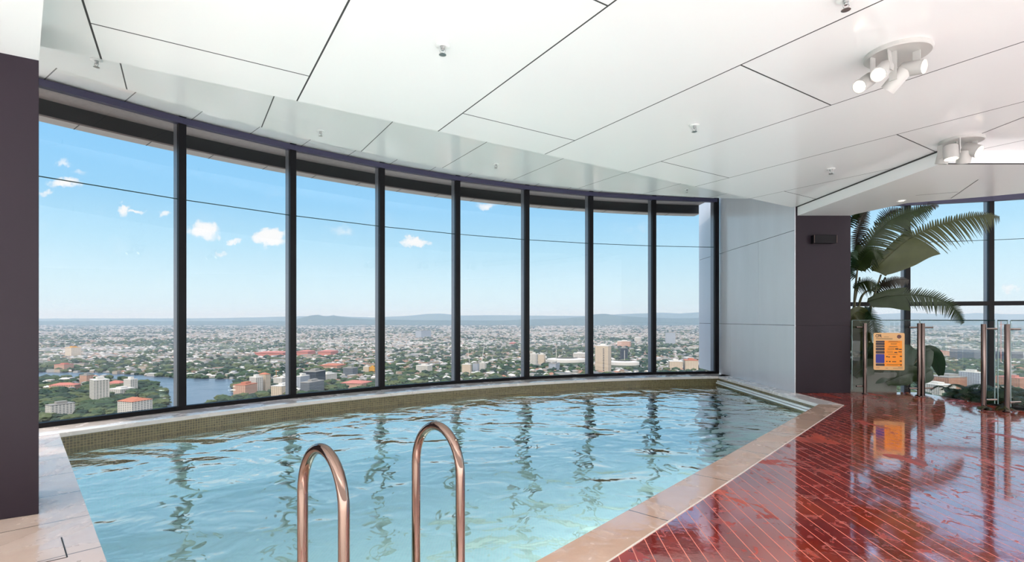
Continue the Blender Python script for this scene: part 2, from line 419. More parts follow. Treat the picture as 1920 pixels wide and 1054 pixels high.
# ================================================================== THE ROOM
# ---- pool basin
A0, A1 = 144.8, 96.05
RP = 12.97
PA = Vector((-4.84, 5.47, 0)); PC = Vector((4.38, 7.32, 0)); PN = Vector((-.92, 1.42, 0)); PB = Vector((4.38, 10.86, 0))
aA = math.degrees(math.atan2(PA.y-CY, PA.x-CX)); aB = math.degrees(math.atan2(PB.y-CY, PB.x-CX))
pool_pts = arcs(RP, aA, aB, 40) + [PC, PN]                       # clockwise in plan
WZ, FZ = -.185, -1.0
def basin():
    bm = bmesh.new(); uv = bm.loops.layers.uv.new()
    n = len(pool_pts); cum = 0
    rows = (-.045, -.25, FZ)
    for i in range(n):
        a, b = pool_pts[i], pool_pts[(i+1) % n]; L = (b-a).length
        for k in range(2):
            q = [(a, rows[k+1], cum), (b, rows[k+1], cum+L), (b, rows[k], cum+L), (a, rows[k], cum)]
            f = bm.faces.new([bm.verts.new((p.x, p.y, z)) for p, z, u in q]); f.material_index = k
            for lp, (p, z, u) in zip(f.loops, q): lp[uv].uv = (u, z)
        cum += L
    f = bm.faces.new([bm.verts.new((p.x, p.y, FZ)) for p in pool_pts]); f.material_index = 1
    for lp in f.loops: lp[uv].uv = lp.vert.co.xy
    bmesh.ops.remove_doubles(bm, verts=bm.verts, dist=1e-4)
    # flat floor needs clean shading
    me = bpy.data.meshes.new('pool_basin'); bmesh.ops.triangulate(bm, faces=[f for f in bm.faces if len(f.verts) > 4])
    bmesh.ops.recalc_face_normals(bm, faces=bm.faces); bmesh.ops.reverse_faces(bm, faces=bm.faces)
    bm.to_mesh(me); bm.free()
    return newobj('pool_basin', me, [M_mosaic, M_pool])
tag(basin(), kind='structure')
# added fill lamps, unseen in the near pool wall, to brighten the water
M_poolfill = emis('added_fill_glow', (.95, 1, .98), 3)
for k, fk in enumerate((.18, .5, .82)):
    q = PC.lerp(PN, fk); dn = Vector((PN.y-PC.y, PC.x-PN.x, 0)).normalized()
    if (Vector((0, 6, 0))-q).dot(dn) < 0: dn = -dn
    q = Vector((q.x, q.y, -.55)); root = empty('added_pool_fill', q); tag(root, 'added unseen round fill lamp under water in the near pool wall, %s of three' % ('farthest', 'middle', 'nearest')[k], 'pool light', 'added underwater fill lamps')
    bm = bmesh.new(); lathe(bm, [(.09, 0), (.13, 0), (.13, .015), (.09, .02), (.09, 0)], 32, Mto((0, 0, 0), dn)); fin(bm, 'rim', M_steel2, root, smooth=True)
    bm = bmesh.new(); lathe(bm, [(0, .002), (.09, .002), (.09, .008), (0, .012)], 32, Mto((0, 0, 0), dn)); fin(bm, 'lens', M_poolfill, root, smooth=True)
    al = bpy.data.lights.new('pool_fill_lamp', 'AREA'); al.shape = 'DISK'; al.size = .18; al.energy = 34; al.color = (.93, 1, .985)
    ao = bpy.data.objects.new('pool_fill_lamp', al); COL.objects.link(ao); ao.parent = root; ao.location = dn*.02; ao.rotation_euler = (-dn).to_track_quat('Z', 'Y').to_euler()
bm = bmesh.new()
f = bm.faces.new([bm.verts.new((p.x, p.y, WZ)) for p in pool_pts])
if f.normal.z < 0: f.normal_flip()
wat = fin(bm, 'pool_water', M_water)
if wat.data.polygons[0].normal.z < 0: wat.data.flip_normals()
tag(wat, 'clear aqua water filling the indoor pool with gentle ripples', 'water', kind='stuff')

# ---- ledge under the windows, copings, paving, deck
bm = bmesh.new(); ringwall(bm, RP-.02, 13.46, 152, 94.2, -.05, 0, 60)
tag(fin(bm, 'pool_ledge', M_ledge, bevel=.006), kind='structure')
bm = bmesh.new(); prism(bm, [PC+Vector((0, 0, 0)), (4.38, 10.95), (4.67, 11.3), (4.67, 8.43), (4.68, 7.23)], -.05, 0)
tag(fin(bm, 'pool_coping', M_ledge, bevel=.004), kind='structure')
for k, (z, s) in enumerate(((-.085, .035), (-.12, .055))):       # stepped tile nosings below the wall-side coping
    bm = bmesh.new(); prism(bm, [(4.38, 7.33), (4.38-s, 7.33-s*.6), (4.38-s, 10.86), (4.38, 10.88)], z-.028, z)
    tag(fin(bm, 'trim_%d' % (40+k), M_white), kind='structure')
OE = Vector((4.68, 7.23, 0)); od = Vector((4.204, 4.66, 0)).normalized(); ON = OE-od*8.62
bm = bmesh.new(); prism(bm, [PC, OE, ON, PN-od*.794, PN], -.05, 0)
tag(fin(bm, 'pool_coping', M_coping_r, bevel=.004), kind='structure')
bm = bmesh.new(); prism(bm, [PA+Vector((-.0, 0, 0)), PN, PN-od*.794, ON, (-9, ON.y, 0), (-9, 6.0, 0), (-5.6, 6.0, 0)], -.05, -.0005)
tag(fin(bm, 'floor', M_stone), kind='structure')
dk = [(OE.x, OE.y), (4.66, 8.43), (4.66, 8.6), (5.6, 8.6), (6.75, 8.5), (6.80, 7.37), (6.74, 6.73), (7.5, 5.2), (9.6, 2.3), (10.6, ON.y), (ON.x, ON.y)]
bm = bmesh.new(); prism(bm, dk, -.04, -.001)
tag(fin(bm, 'floor', M_deck), kind='structure')
bm = bmesh.new(); prism(bm, [(-9, ON.y-.003), (-9, -16), (14, -16), (14, ON.y-.003)], -.04, 0)
tag(fin(bm, 'floor', simple('added_white_bounce_floor', (.86, .86, .84), .6)), kind='structure')   # added unseen white floor behind the photographer, bounces light onto the ceiling
# thin metal edge between coping and decking
bm = bmesh.new(); nrm = Vector((od.y, -od.x, 0))
prism(bm, [OE+nrm*0, OE+nrm*.008, ON+nrm*.008, ON], -.01, .003)
e2 = Vector((4.66, 8.43, 0))
prism(bm, [OE, e2, e2+Vector((.008, 0, 0)), OE+Vector((.010, 0, 0))], -.01, .003)
tag(fin(bm, 'trim_1', simple('pale_edge_strip', (.75, .66, .58), .35)), kind='structure')
# drain cover seam in the left paving
bm = bmesh.new()
for a, b in ((P(115, 1008), P(126, 1045)), (P(126, 1045), P(60, 1060))):
    d = (b-a).normalized(); nn = Vector((-d.y, d.x, 0))*.003; prism(bm, [a-nn, b-nn, b+nn, a+nn], -.004, .001)
tag(fin(bm, 'trim_2', M_joint), kind='structure')

# ---- columns and clad walls
LC = Vector((-2.957, 3.2, 0)); ld = Vector((-.842, -.539, 0)); le = Vector((-.72, .693, 0))
bm = bmesh.new(); prism(bm, [LC, LC+ld*3.6, LC+ld*3.6+le*.6, LC+le*.6], 0, H1+.6)
tag(fin(bm, 'wall_left', M_dark, bevel=.004), kind='structure')
bm = bmesh.new()
for z0, z1 in ((0, 1.105), (1.113, H3+.4)): box(bm, 4.66, 5.576, 8.43, 9.4, z0, z1)
for z0, z1 in ((1.10, 1.12),): box(bm, 4.67, 5.56, 8.437, 9.39, z0, z1)
tag(fin(bm, 'wall_column', M_dark, bevel=.002), kind='structure')
# grey polished side wall, in panels; it runs on outside past the glass
bm = bmesh.new(); X0 = 4.655
zj1 = 1.113; g = .004
def zt(y): return 2.30+(y-8.43)*.0*1.0
def quadpan(y0, y1, za0, za1, zb0, zb1):
    "panel between y0,y1: bottom edge za0..za1, top edge zb0..zb1"
    for xx in (0,):
        v = [bm.verts.new(c) for c in ((X0, y0, za0), (X0, y1, za1), (X0, y1, zb1), (X0, y0, zb0))]
        w_ = [bm.verts.new((c.co.x+.02, c.co.y, c.co.z)) for c in v]
        bm.faces.new(v); bm.faces.new(w_[::-1])
        for i in range(4): bm.faces.new([v[i], v[(i+1) % 4], w_[(i+1) % 4], w_[i]])
ZJ2 = CH+(HY-432)/F*8.45
ya, yb, yc, yd = 8.431, 9.65, 11.05, 12.75
quadpan(ya, 10.9, 0, 0, zj1-g, zj1-g); quadpan(10.908, yd, 0, 0, zj1-g, zj1-g)
yv = 4.655*F/(1422-960)
quadpan(ya, yv-g, zj1+g, zj1+g, ZJ2-g, ZJ2-g); quadpan(yv+g, yd, zj1+g, zj1+g, ZJ2-g, ZJ2-g)
quadpan(ya, yd, ZJ2+g, ZJ2+g, H3+.3, H3+.3)
wr = fin(bm, 'wall_right', M_grey); tag(wr, kind='structure')
bm = bmesh.new(); box(bm, X0+.012, X0+.9, 8.6, 12.74, 0, H3+.3)
tag(fin(bm, 'wall_right', M_frame), kind='structure')
bm = bmesh.new(); box(bm, 4.648, 4.662, 8.418, 8.431, 0, H1)
tag(fin(bm, 'trim_3', M_grey), kind='structure')

# ---- ceilings
def slab(name, pts, z0, z1, m, **k):
    bm = bmesh.new(); prism(bm, pts, z0, z1); o = fin(bm, name, m, **k); return tag(o, kind='structure')
def uv2(u, v): q = U1*u+V1*v; return (q.x, q.y)
ue = 2.512*1.85
slab('ceiling', [uv2(ue, -3.9), uv2(ue, 8.51), (4.66, 8.43), (4.70, 8.43), (4.70, 5.63), (10, 5.63), (10, -2.2), (-7, -2.2), (-7, 1.8)], H1, H1+.08, M_ceil)
# riser behind the step edge
bm = bmesh.new(); a = uv2(ue, -3.9); b = uv2(ue, 8.51); a2 = uv2(ue-.02, -3.9); b2 = uv2(ue-.02, 8.51)
prism(bm, [a, b, b2, a2], H1+.08, H2+.02); tag(fin(bm, 'trim_4', M_soffit), kind='structure')
slab('ceiling', [uv2(ue-.02, -3.9), uv2(ue-.02, 8.51)]+arcs(12.15, 95.15, 161.7, 48), H2, H2+.06, M_ceil_hi)
bm = bmesh.new(); ringwall(bm, 12.13, 12.15, 165, 93, H2+.06, H3+.02, 60); tag(fin(bm, 'trim_5', M_soffit, smooth=True), kind='structure')
bm = bmesh.new(); ringwall(bm, 12.13, 13.70, 165, 94.75, H3, H3+.05, 60); tag(fin(bm, 'ceiling', M_strip), kind='structure')
# lower soffit over the deck, with its white fascia
sof = [(4.70, 8.44), (4.70, 5.63), (12, 5.63), (12, 4.0), (9.0, 5.6), (6.92, 6.92), (6.58, 7.13), (5.80, 7.52), (5.57, 8.33), (5.57, 8.44)]
sof = [(4.70, 8.44), (4.70, 5.63), (9.0, 5.63), (6.92, 6.92), (6.58, 7.13), (5.80, 7.52), (5.57, 8.33), (5.57, 8.44)]
slab('ceiling', sof, HS, H1, M_soffit)
slab('ceiling', [(5.0, 8.4), (5.0, 5.7), (13, 5.7)]+arcs(13.58, 50, 91, 20), H3+.1, H3+.15, M_soffit)   # high ceiling over the planter
bm = bmesh.new(); box(bm, 4.685, 4.700, 5.63, 8.43, H1-.012, H1+.001); box(bm, 4.688, 12, 5.612, 5.63, HS-.001, HS+.006); box(bm, 4.688, 4.700, 5.615, 5.63, HS, H1)
a, b = P(1783, 372, HS-.0), P(1834, 337, HS)
for (p, q) in (((1783, 372), (1834, 337)), ((1717, 366.5), (1796, 360))):
    a, b = P(*p, HS), P(*q, HS); d = (b-a).normalized(); nn = Vector((-d.y, d.x, 0))*.004
    prism(bm, [a-nn, b-nn, b+nn, a+nn], HS-.0012, HS+.002)
# joint that carries the fascia line on across the ceiling
prism(bm, [(4.68, 5.63), (4.69, 5.63), (4.69+.03, 1.0), (4.68+.03, 1.0)], H1-.0012, H1+.002)
tag(fin(bm, 'trim_6', M_joint), kind='structure')
# lowered soffit at the left with its edge towards the pool
l2 = Vector((.693, -.72, 0))
sl = [LC, LC+l2*4.4, (LC+l2*4.4).xy.to_3d()+Vector((0, -2, 0)), Vector((-7, -2.1, 0)), Vector((-7, 1.0, 0)), LC+ld*3.5]
slab('ceiling', [(p.x, p.y) for p in sl], LC.z+2.835, H1, M_soffit)

# ---- curved curtain wall
GR = 13.5
mull = [138.96+6.345*1, 138.96, 132.68, 126.41, 120.18, 113.85, 107.62, 101.31, 95.05]
def mullion(idx, ang, top=H3, zb=0):
    c = arc(GR, ang); root = empty('trim_%d' % idx, (c.x, c.y, 0), R(ang)); tag(root, kind='structure')
    bm = bmesh.new(); box(bm, -.055, .02, -.045, .045, zb, top); fin(bm, 'mullion_cap', M_frame, root, bevel=.003)
    bm = bmesh.new(); box(bm, .021, .17, -.045, .045, zb-.1, top+.05); fin(bm, 'mullion_fin', M_fin, root, bevel=.003)
for i, a in enumerate(mull): mullion(10+i, a)
HEADB = CH+2.60
def window(idx, a0, a1, z0, zh, ztop, joint, transom=None, n=8):
    root = empty('window_%d' % idx, (0, 0, 0)); tag(root, kind='structure')
    bm = bmesh.new()
    p = arcs(GR, a0, a1, 1); lo = [bm.verts.new((q.x, q.y, z0)) for q in p]; up = [bm.verts.new((q.x, q.y, zh+.05)) for q in p]
    for i in range(len(p)-1): bm.faces.new([lo[i], lo[i+1], up[i+1], up[i]])
    fin(bm, 'pane', M_glass, root)
    def bar(name, r0, r1, za, zb, m):
        bm = bmesh.new(); b0 = arc(r0, a0); b1 = arc(r0, a1); c0 = arc(r1, a0); c1 = arc(r1, a1)
        prism(bm, [b0, b1, c1, c0], za, zb); fin(bm, name, m, root, bevel=.002)
    bar('sill_frame', GR-.055, GR+.03, z0, z0+.055, M_frame)
    bar('head_frame', GR-.07, GR+.02, zh, ztop, M_header)
    bar('glazing_joint', GR-.004, GR+.004, joint-.006, joint+.006, M_gedge)
    bar('outside_ledge', GR+.04, GR+.26, z0-.10, z0-.0, M_extledge)
    if transom: bar('transom', GR-.055, GR+.05, transom-.045, transom+.045, M_frame)
for i in range(len(mull)-1): window(i+1, mull[i], mull[i+1], 0, HEADB, H3-.02, CH+1.60)
rm = [84.0, 77.68, 71.30, 64.95, 58.6]
for i, a in enumerate(rm): mullion(20+i, a, H3+.1, -1.0)
for i in range(len(rm)-1): window(9+i, rm[i], rm[i+1], -1.0, CH+2.47, CH+2.60, CH+1.66, CH+.325)
# outside soffit, dark beam and pale edge
for (a0, a1, dz) in ((160, 95.6, 0), (91, 50, -.10)):
    if dz: bm = bmesh.new(); ringwall(bm, GR+.02, GR+.17, a0, a1, CH+2.52, CH+2.62, 60); tag(fin(bm, 'trim_34', M_extedge), kind='structure'); continue
    bm = bmesh.new(); ringwall(bm, GR+.02, GR+1.0, a0, a1, CH+2.66+dz, CH+2.75+dz, 60); tag(fin(bm, 'trim_30', M_extsof), kind='structure')
    bm = bmesh.new(); ringwall(bm, GR+.56, GR+.60, a0, a1, CH+2.47+dz, CH+2.66+dz, 60); tag(fin(bm, 'trim_31', M_extdark), kind='structure')
    bm = bmesh.new(); ringwall(bm, GR+.56, GR+.80, a0, a1, CH+2.45+dz, CH+2.47+dz, 60)
    tag(fin(bm, 'trim_32', M_extedge), kind='structure')
    bm = bmesh.new()
    for k in range(int((a0-a1)/3.17)):
        a = a0-1.2-k*3.17; M = Matrix.Translation(arc(GR+.68, a)) @ Matrix.Rotation(R(a), 4, 'Z')
        box(bm, -.12, .12, -.004, .004, CH+2.447+dz, CH+2.451+dz, M)
    tag(fin(bm, 'trim_33', M_joint), kind='structure')

# ================================================================== FURNISHINGS
# ---- ladder grab rails
def grab_rail(o, d, label):
    root = empty('ladder_rail', (o.x, o.y, 0)); s = .14; top = .80-.018
    tag(root, label, 'pool ladder rail', 'pair of ladder rails at the pool edge')
    bm = bmesh.new(); pts = []
    def q(a, z): return Vector((d.x*a, d.y*a, z))
    r = s
    pts += [q(s, -.02+.1*k) for k in range(0, 7)]
    for k in range(0, 19):
        th = math.pi*k/18; pts.append(q(r*math.cos(th), top-r*1.25+r*1.25*math.sin(th)))
    pts += [q(-s, .6-.1*k) for k in range(0, 18)]
    tube(bm, pts, .0185, 24)
    fin(bm, 'rail_tube', M_steel, root, smooth='all')
    bm = bmesh.new(); lathe(bm, [(0, .014), (.02, .014), (.045, .006), (.048, 0), (0, 0)], 32, Matrix.Translation(q(s, 0)))
    fin(bm, 'base_flange', M_steel2, root, smooth=True)
    return root
perp = Vector((.743, -.669, 0))
r1 = Vector((-.6395, 1.725, 0)); r2 = r1+Vector((.333, .372, 0))
grab_rail(r1, perp, 'left one of the two looped stainless steel ladder rails, lower and nearer in view')
grab_rail(r2, perp, 'right one of the two looped stainless steel ladder rails, farther along the pool edge')

# ---- glass fence on the deck
fr = empty('glass_fence', (5.6, 8.4, 0))
tag(fr, 'frameless glass pool fence on paired stainless steel posts along the deck edge', 'fence')
def fpt(x, y): return Vector((x-5.6, y-8.4, 0))
fp = [fpt(5.60, 8.38), fpt(6.46, 8.10), fpt(6.405, 6.97), fpt(6.50, 6.70), fpt(7.6, 5.0)]
segs_ = [(0, 1, .02, -.05), (1, 2, .05, -.02), (2, 3, .02, -.02), (3, 4, .03, -.03)]
line = [Vector((5.60, 8.39, 0)), Vector((6.50, 8.06, 0)), Vector((6.62, 6.90, 0)), Vector((7.4, 5.2, 0))]
M_pedge = simple('pale_glass_edge', (.35, .5, .5), .1)
def panel(a, b):
    a = a-Vector((5.6, 8.4, 0)); b = b-Vector((5.6, 8.4, 0))
    d = (b-a).normalized(); n = Vector((-d.y, d.x, 0))
    bm = bmesh.new(); v = [bm.verts.new((*p.xy, z)) for p, z in ((a, .06), (b, .06), (b, 1.195), (a, 1.195))]; bm.faces.new(v)
    g_ = fin(bm, 'glass_panel', M_fglass, fr)
    bm = bmesh.new(); prism(bm, [a-n*.006, b-n*.006, b+n*.006, a+n*.006], 1.193, 1.205)
    fin(bm, 'top_edge', M_gedge, g_)
    bm = bmesh.new(); 
    for q in (a, b):
        bm = bmesh.new(); box(bm, -.003, .003, -.005, .005, .06, 1.195, Matrix.Translation(q)); fin(bm, 'side_edge', M_pedge, g_)
panel(Vector((5.585, 8.41, 0)), Vector((6.52, 8.19, 0)))
panel(Vector((6.53, 8.18, 0)), Vector((6.60, 7.00, 0)))
panel(Vector((6.605, 6.96, 0)), Vector((6.56, 6.78, 0)))
panel(Vector((6.565, 6.74, 0)), Vector((8.2, 4.6, 0)))
def post(x, y, tw, arms, r=.026, gap=.03, back=None):
    p = empty('post', (x-5.6, y-8.4, 0), 0, fr)
    bm = bmesh.new()
    if tw:
        for s in (-1, 1): tube(bm, [(s*gap, 0, 0), (s*gap, 0, 1.15)], r, 16)
    else: tube(bm, [(0, 0, 0), (0, 0, 1.15)], r, 20)
    fin(bm, 'post_tube', M_steel2, p, smooth=True)
    for z in (1.085, .125):
        bm = bmesh.new()
        tube(bm, [(arms[0], 0.0, z), (arms[1], 0.02, z)], .014, 12)
        fin(bm, 'clamp_arm', M_steel2, p, smooth=True)
    bm = bmesh.new(); lathe(bm, [(0, .012), (r+gap*(1 if tw else 0)+.01, .012), (r+gap*(1 if tw else 0)+.02, 0), (0, 0)], 24)
    fin(bm, 'foot_plate', M_steel2, p, smooth=True)
post(5.735, 8.32, False, (-.14, .03), .028)
post(6.455, 8.08, True, (-.19, .20), .027, .030)
post(6.385, 6.93, False, (.0, .19), .030)
post(6.500, 6.72, False, (.0, .19), .030)

# ---- CPR sign
def text_bm(txt, size, M):
    cu = bpy.data.curves.new('t', 'FONT'); cu.body = txt; cu.size = size; cu.offset = size*.03
    o = bpy.data.objects.new('t', cu); COL.objects.link(o)
    dg = bpy.context.evaluated_depsgraph_get(); me = bpy.data.meshes.new_from_object(o.evaluated_get(dg))
    bpy.data.objects.remove(o); me.transform(M); return me
sgn = empty('cpr_sign', PD(1666.5, 694, 8.13), R(-13)); SW, SH = .432, .590
tag(sgn, 'tan and orange safety poster headed CPR fixed to the glass fence', 'sign')
M_board = simple('tan_sign_board', srgb(226, 178, 122), .4)
M_or = simple('orange_print', srgb(252, 150, 20), .4); M_nv = simple('navy_print', srgb(45, 26, 42), .4)
M_bl = simple('blue_print', srgb(38, 38, 140), .4); M_tx = simple('dark_print', srgb(40, 26, 18), .5)
def rrect(bm, x0, x1, z0, z1, y, r=.012, th=.002):
    pts = []
    for cx_, cz_, a0 in ((x1-r, z1-r, 0), (x0+r, z1-r, 90), (x0+r, z0+r, 180), (x1-r, z0+r, 270)):
        for k in range(5): a = R(a0+22.5*k); pts.append((cx_+r*math.cos(a), cz_+r*math.sin(a)))
    a = [bm.verts.new((p[0], y, p[1])) for p in pts]; b = [bm.verts.new((p[0], y-th, p[1])) for p in pts]
    bm.faces.new(a[::-1]); bm.faces.new(b)
    for i in range(len(a)): bm.faces.new([a[i], a[(i+1) % len(a)], b[(i+1) % len(a)], b[i]])
bm = bmesh.new(); rrect(bm, -SW/2, SW/2, 0, SH, 0, .02, .006); fin(bm, 'board', M_board, sgn)
def sx(u): return -SW/2+SW*(u-332)/(672-332)
def sz(v): return SH*(622-v)/(622-168)
bm = bmesh.new(); rrect(bm, sx(440), sx(645), sz(575), sz(263), -.006, .004, .001); fin(bm, 'orange_panel', M_or, sgn)
for v0, v1 in ((264, 286), (289, 317), (322, 344), (350, 382), (389, 421), (545, 572)):
    bm = bmesh.new(); rrect(bm, sx(356), sx(454), sz(v1), sz(v0), -.0072, .010, .001); fin(bm, 'heading_tab', M_nv, sgn)
bm = bmesh.new(); rrect(bm, sx(356), sx(452), sz(538), sz(427), -.0072, .012, .001); fin(bm, 'blue_panel', M_bl, sgn)
bm = bmesh.new(); 
for rr0, rr1 in ((0, .030),): lathe(bm, [(0, 0), (rr1, 0), (rr1, .001), (0, .001)], 32, Matrix.Translation((sx(613), -.006, sz(213))) @ Matrix.Rotation(R(90), 4, 'X'))
em = fin(bm, 'emblem', M_nv, sgn)
bm = bmesh.new(); lathe(bm, [(.014, 0), (.018, 0), (.018, .0016), (.014, .0016), (.014, 0)], 32, Matrix.Translation((sx(613), -.006, sz(213))) @ Matrix.Rotation(R(90), 4, 'X'))
fin(bm, 'emblem_ring', simple('emblem_ring_print', srgb(190, 120, 100), .5), em)
me = text_bm('CPR', .062, Matrix.Translation((sx(352), -.0075, sz(222))) @ Matrix.Rotation(R(90), 4, 'X') @ Matrix.Diagonal((.78, 1.05, 1, 1)))
newobj('heading_text', me, M_tx, sgn)
bm = bmesh.new()                                                  # small illegible print: plain fine strokes
def stroke(u0, u1, v, h=.0022): box(bm, sx(u0), sx(u1), -.0078, -.0068, sz(v)-h, sz(v)+h)
for u0, u1, v in ((445, 500, 217), (358, 540, 236), (358, 540, 245), (500, 600, 270), (490, 620, 278), (520, 590, 296), (520, 585, 305), (505, 590, 330), (495, 600, 338), (485, 560, 357), (485, 560, 370),
                  (475, 545, 393), (475, 545, 407), (490, 600, 430), (475, 620, 552), (475, 600, 562), (545, 650, 600), (358, 398, 597), (465, 490, 600), (600, 650, 582)): stroke(u0, u1, v)
for u0, u1, v, h in ((570, 604, 363, .010), (610, 640, 367, .007), (560, 592, 406, .007), (604, 640, 398, .006), (470, 488, 458, .008), (494, 510, 462, .008), (540, 575, 461, .006), (620, 642, 452, .008),
                     (470, 486, 516, .008), (500, 520, 517, .008), (535, 580, 518, .006), (618, 642, 510, .008), (622, 642, 556, .008)): stroke(u0, u1, v, h)
tag(fin(bm, 'fine_print', M_tx, sgn), kind='stuff')

# ---- fitting on the dark column
bm = bmesh.new(); a = PD(1522, 457, 8.40); b = PD(1564, 441.5, 8.40)
wf = empty('wall_light', ((a.x+b.x)/2, 8.43, a.z)); tag(wf, 'small black box wall light high on the dark clad column', 'wall light')
hw = (b.x-a.x)/2; hh = b.z-a.z
box(bm, -hw, hw, -.10, 0, 0, hh); fin(bm, 'housing', M_frame, wf, bevel=.006)
for s in (-1, 1):
    bm = bmesh.new(); box(bm, s*hw-.004, s*hw+.004, -.104, -.098, .004, hh-.004); fin(bm, 'side_rim', M_steel2, wf)

# ---- sprinklers
def sprinkler():
    root = empty('sprinkler_head')
    bm = bmesh.new(); lathe(bm, [(.016, 0), (.040, -.002), (.042, -.006), (.026, -.012), (.014, -.010), (.014, 0)], 28); fin(bm, 'escutcheon', M_white, root, smooth=True)
    bm = bmesh.new(); lathe(bm, [(0, 0), (.013, 0), (.013, -.022), (.008, -.026), (.008, -.034), (0, -.034)], 16)
    for s in (-1, 1): tube(bm, [(s*.010, 0, -.022), (s*.017, 0, -.036), (s*.006, 0, -.054)], .0025, 8)
    fin(bm, 'frame', simple('sprinkler_metal', (.5, .5, .5), .3, 1), root, smooth=True)
    bm = bmesh.new(); lathe(bm, [(0, -.054), (.020, -.056), (.022, -.059), (0, -.060)], 20); fin(bm, 'deflector', simple('deflector_metal', (.55, .55, .55), .3, 1), root, smooth=True)
    return root
sp0 = sprinkler()
SPK = [(830, 84, H1, 'ceiling sprinkler over the near middle of the pool, largest of the sprinklers'), (1302, 234, H1, 'ceiling sprinkler in the plain panels right of the pool middle'),
       (1558, 316, H1, 'ceiling sprinkler below the smaller spotlight cluster, above the dark column'), (181, 112, H2, 'ceiling sprinkler at the far left near the dark wall, cut by the ceiling step'),
       (601, 245, H2, 'ceiling sprinkler above the third window from the left'), (930, 307, H2, 'ceiling sprinkler above the middle of the curved windows'), (1288, 354.5, H2, 'tiny ceiling sprinkler nearest the grey clad wall'),
       (1586, -3, H1, 'ceiling sprinkler at the upper right edge of the picture')]
for i, (px, py, z, lb) in enumerate(SPK):
    s_ = sp0 if i == 0 else copy_tree(sp0)
    s_.location = P(px, py, z); s_.scale = (1.15,)*3; tag(s_, lb, 'sprinkler', 'sprinklers on the white ceiling')
# small recessed downlight in the soffit
dl = empty('downlight', P(1690, 376.5, HS)); tag(dl, 'small round recessed downlight in the soffit above the giant plant', 'ceiling light')
bm = bmesh.new(); lathe(bm, [(.035, 0), (.055, 0), (.055, -.006), (.035, -.004), (.035, 0)], 28); fin(bm, 'rim', M_white, dl, smooth=True)
M_lamp = emis('lit_lamp', (1, .84, .62), 7)
bm = bmesh.new(); lathe(bm, [(0, -.002), (.034, -.002), (0, -.001)], 24); fin(bm, 'lens', M_lamp, dl)

# ---- spotlight clusters
M_lw = simple('white_lamp_metal', (.50, .48, .46), .45)
M_lens_off = simple('unlit_lens', (.5, .48, .45), .2)
def cluster(name, px, py, label, heads, rp):
    c = P(px, py, H1); root = empty(name, c); tag(root, label, 'ceiling spotlight')
    bm = bmesh.new(); lathe(bm, [(0, 0), (rp, 0), (rp, -.022), (rp-.008, -.03), (0, -.03)], 48); fin(bm, 'ceiling_plate', M_lw, root, smooth=True)
    for (hx, hy, D, d, lit, L, rad) in heads:
        p = PD(hx, hy, D)-c; d = Vector(d).normalized()
        bm = bmesh.new(); M = Mto(p-d*L/2, d)
        lathe(bm, [(0, 0), (rad*.9, 0), (rad, .008), (rad, L), (rad-.005, L), (rad-.005, L-.02), (0, L-.02)], 36, M)
        h = fin(bm, 'lamp_head', M_lw, root, smooth=True)
        bm = bmesh.new(); lathe(bm, [(0, L-.018), (rad-.006, L-.018), (rad-.006, L-.014), (0, L-.008)], 28, M)
        fin(bm, 'lens', M_lamp if lit else M_lens_off, h, smooth=True)
        top = Vector((p.x, p.y, -.03)); r2_ = math.hypot(p.x, p.y)
        if r2_ > rp-.05: top = Vector((p.x*(rp-.05)/r2_, p.y*(rp-.05)/r2_, -.03))
        sd_ = Vector((-d.y, d.x, 0)); sd_ = sd_.normalized() if sd_.length > .1 else Vector((1, 0, 0))
        a = top+sd_*.0; side = p+sd_*(rad+.006)
        bm = bmesh.new()
        k0 = Vector((side.x, side.y, -.03)); 
        wv = Vector((sd_.y, -sd_.x, 0))*.022; tv = sd_*.004
        def plate(p0, p1, w_, t_):
            vs = [bm.verts.new(q+s1*w_+s2*t_) for q in (p0, p1) for s1, s2 in ((-1, -1), (1, -1), (1, 1), (-1, 1))]
            for f_ in ((0, 1, 2, 3), (7, 6, 5, 4), (0, 4, 5, 1), (1, 5, 6, 2), (2, 6, 7, 3), (3, 7, 4, 0)): bm.faces.new([vs[i] for i in f_])
        kx = k0 if math.hypot(k0.x, k0.y) < rp else Vector((top.x, top.y, -.03))
        plate(kx, Vector((side.x, side.y, side.z-.015)), wv, tv)
        fin(bm, 'bracket', M_lw, root)
        if lit:
            ld_ = bpy.data.lights.new('spot_beam', 'SPOT'); ld_.energy = 14; ld_.spot_size = R(75); ld_.spot_blend = .7; ld_.color = (1, .82, .6); ld_.shadow_soft_size = .03
            lo_ = bpy.data.objects.new('spot_beam', ld_); COL.objects.link(lo_); lo_.parent = root
            lo_.location = p+d*(L/2+.02); lo_.rotation_euler = (-d).to_track_quat('Z', 'Y').to_euler()
cluster('spotlight_cluster', 1683, 98, 'large white cluster of four spotlights at the upper right ceiling',
        [(1654, 133, 3.40, (-.62, -.42, -.52), True, .15, .047), (1622, 155, 3.62, (-.72, -.30, -.50), True, .15, .047), (1681, 150, 3.52, (-.35, .55, -.62), False, .15, .048), (1712, 128, 3.45, (.5, -.82, -.22), True, .13, .047)], .197)
cluster('spotlight_cluster', 1803, 262, 'smaller white cluster of spotlights beside the lowered soffit edge',
        [(1783, 286, 5.18, (-.03, -.10, -.95), True, .14, .062), (1808, 293, 5.25, (.15, .35, -.8), False, .13, .06), (1822, 281, 5.2, (.40, -.75, -.50), True, .14, .062), (1768, 296, 5.4, (-.1, .2, -.9), False, .13, .055)], .185)

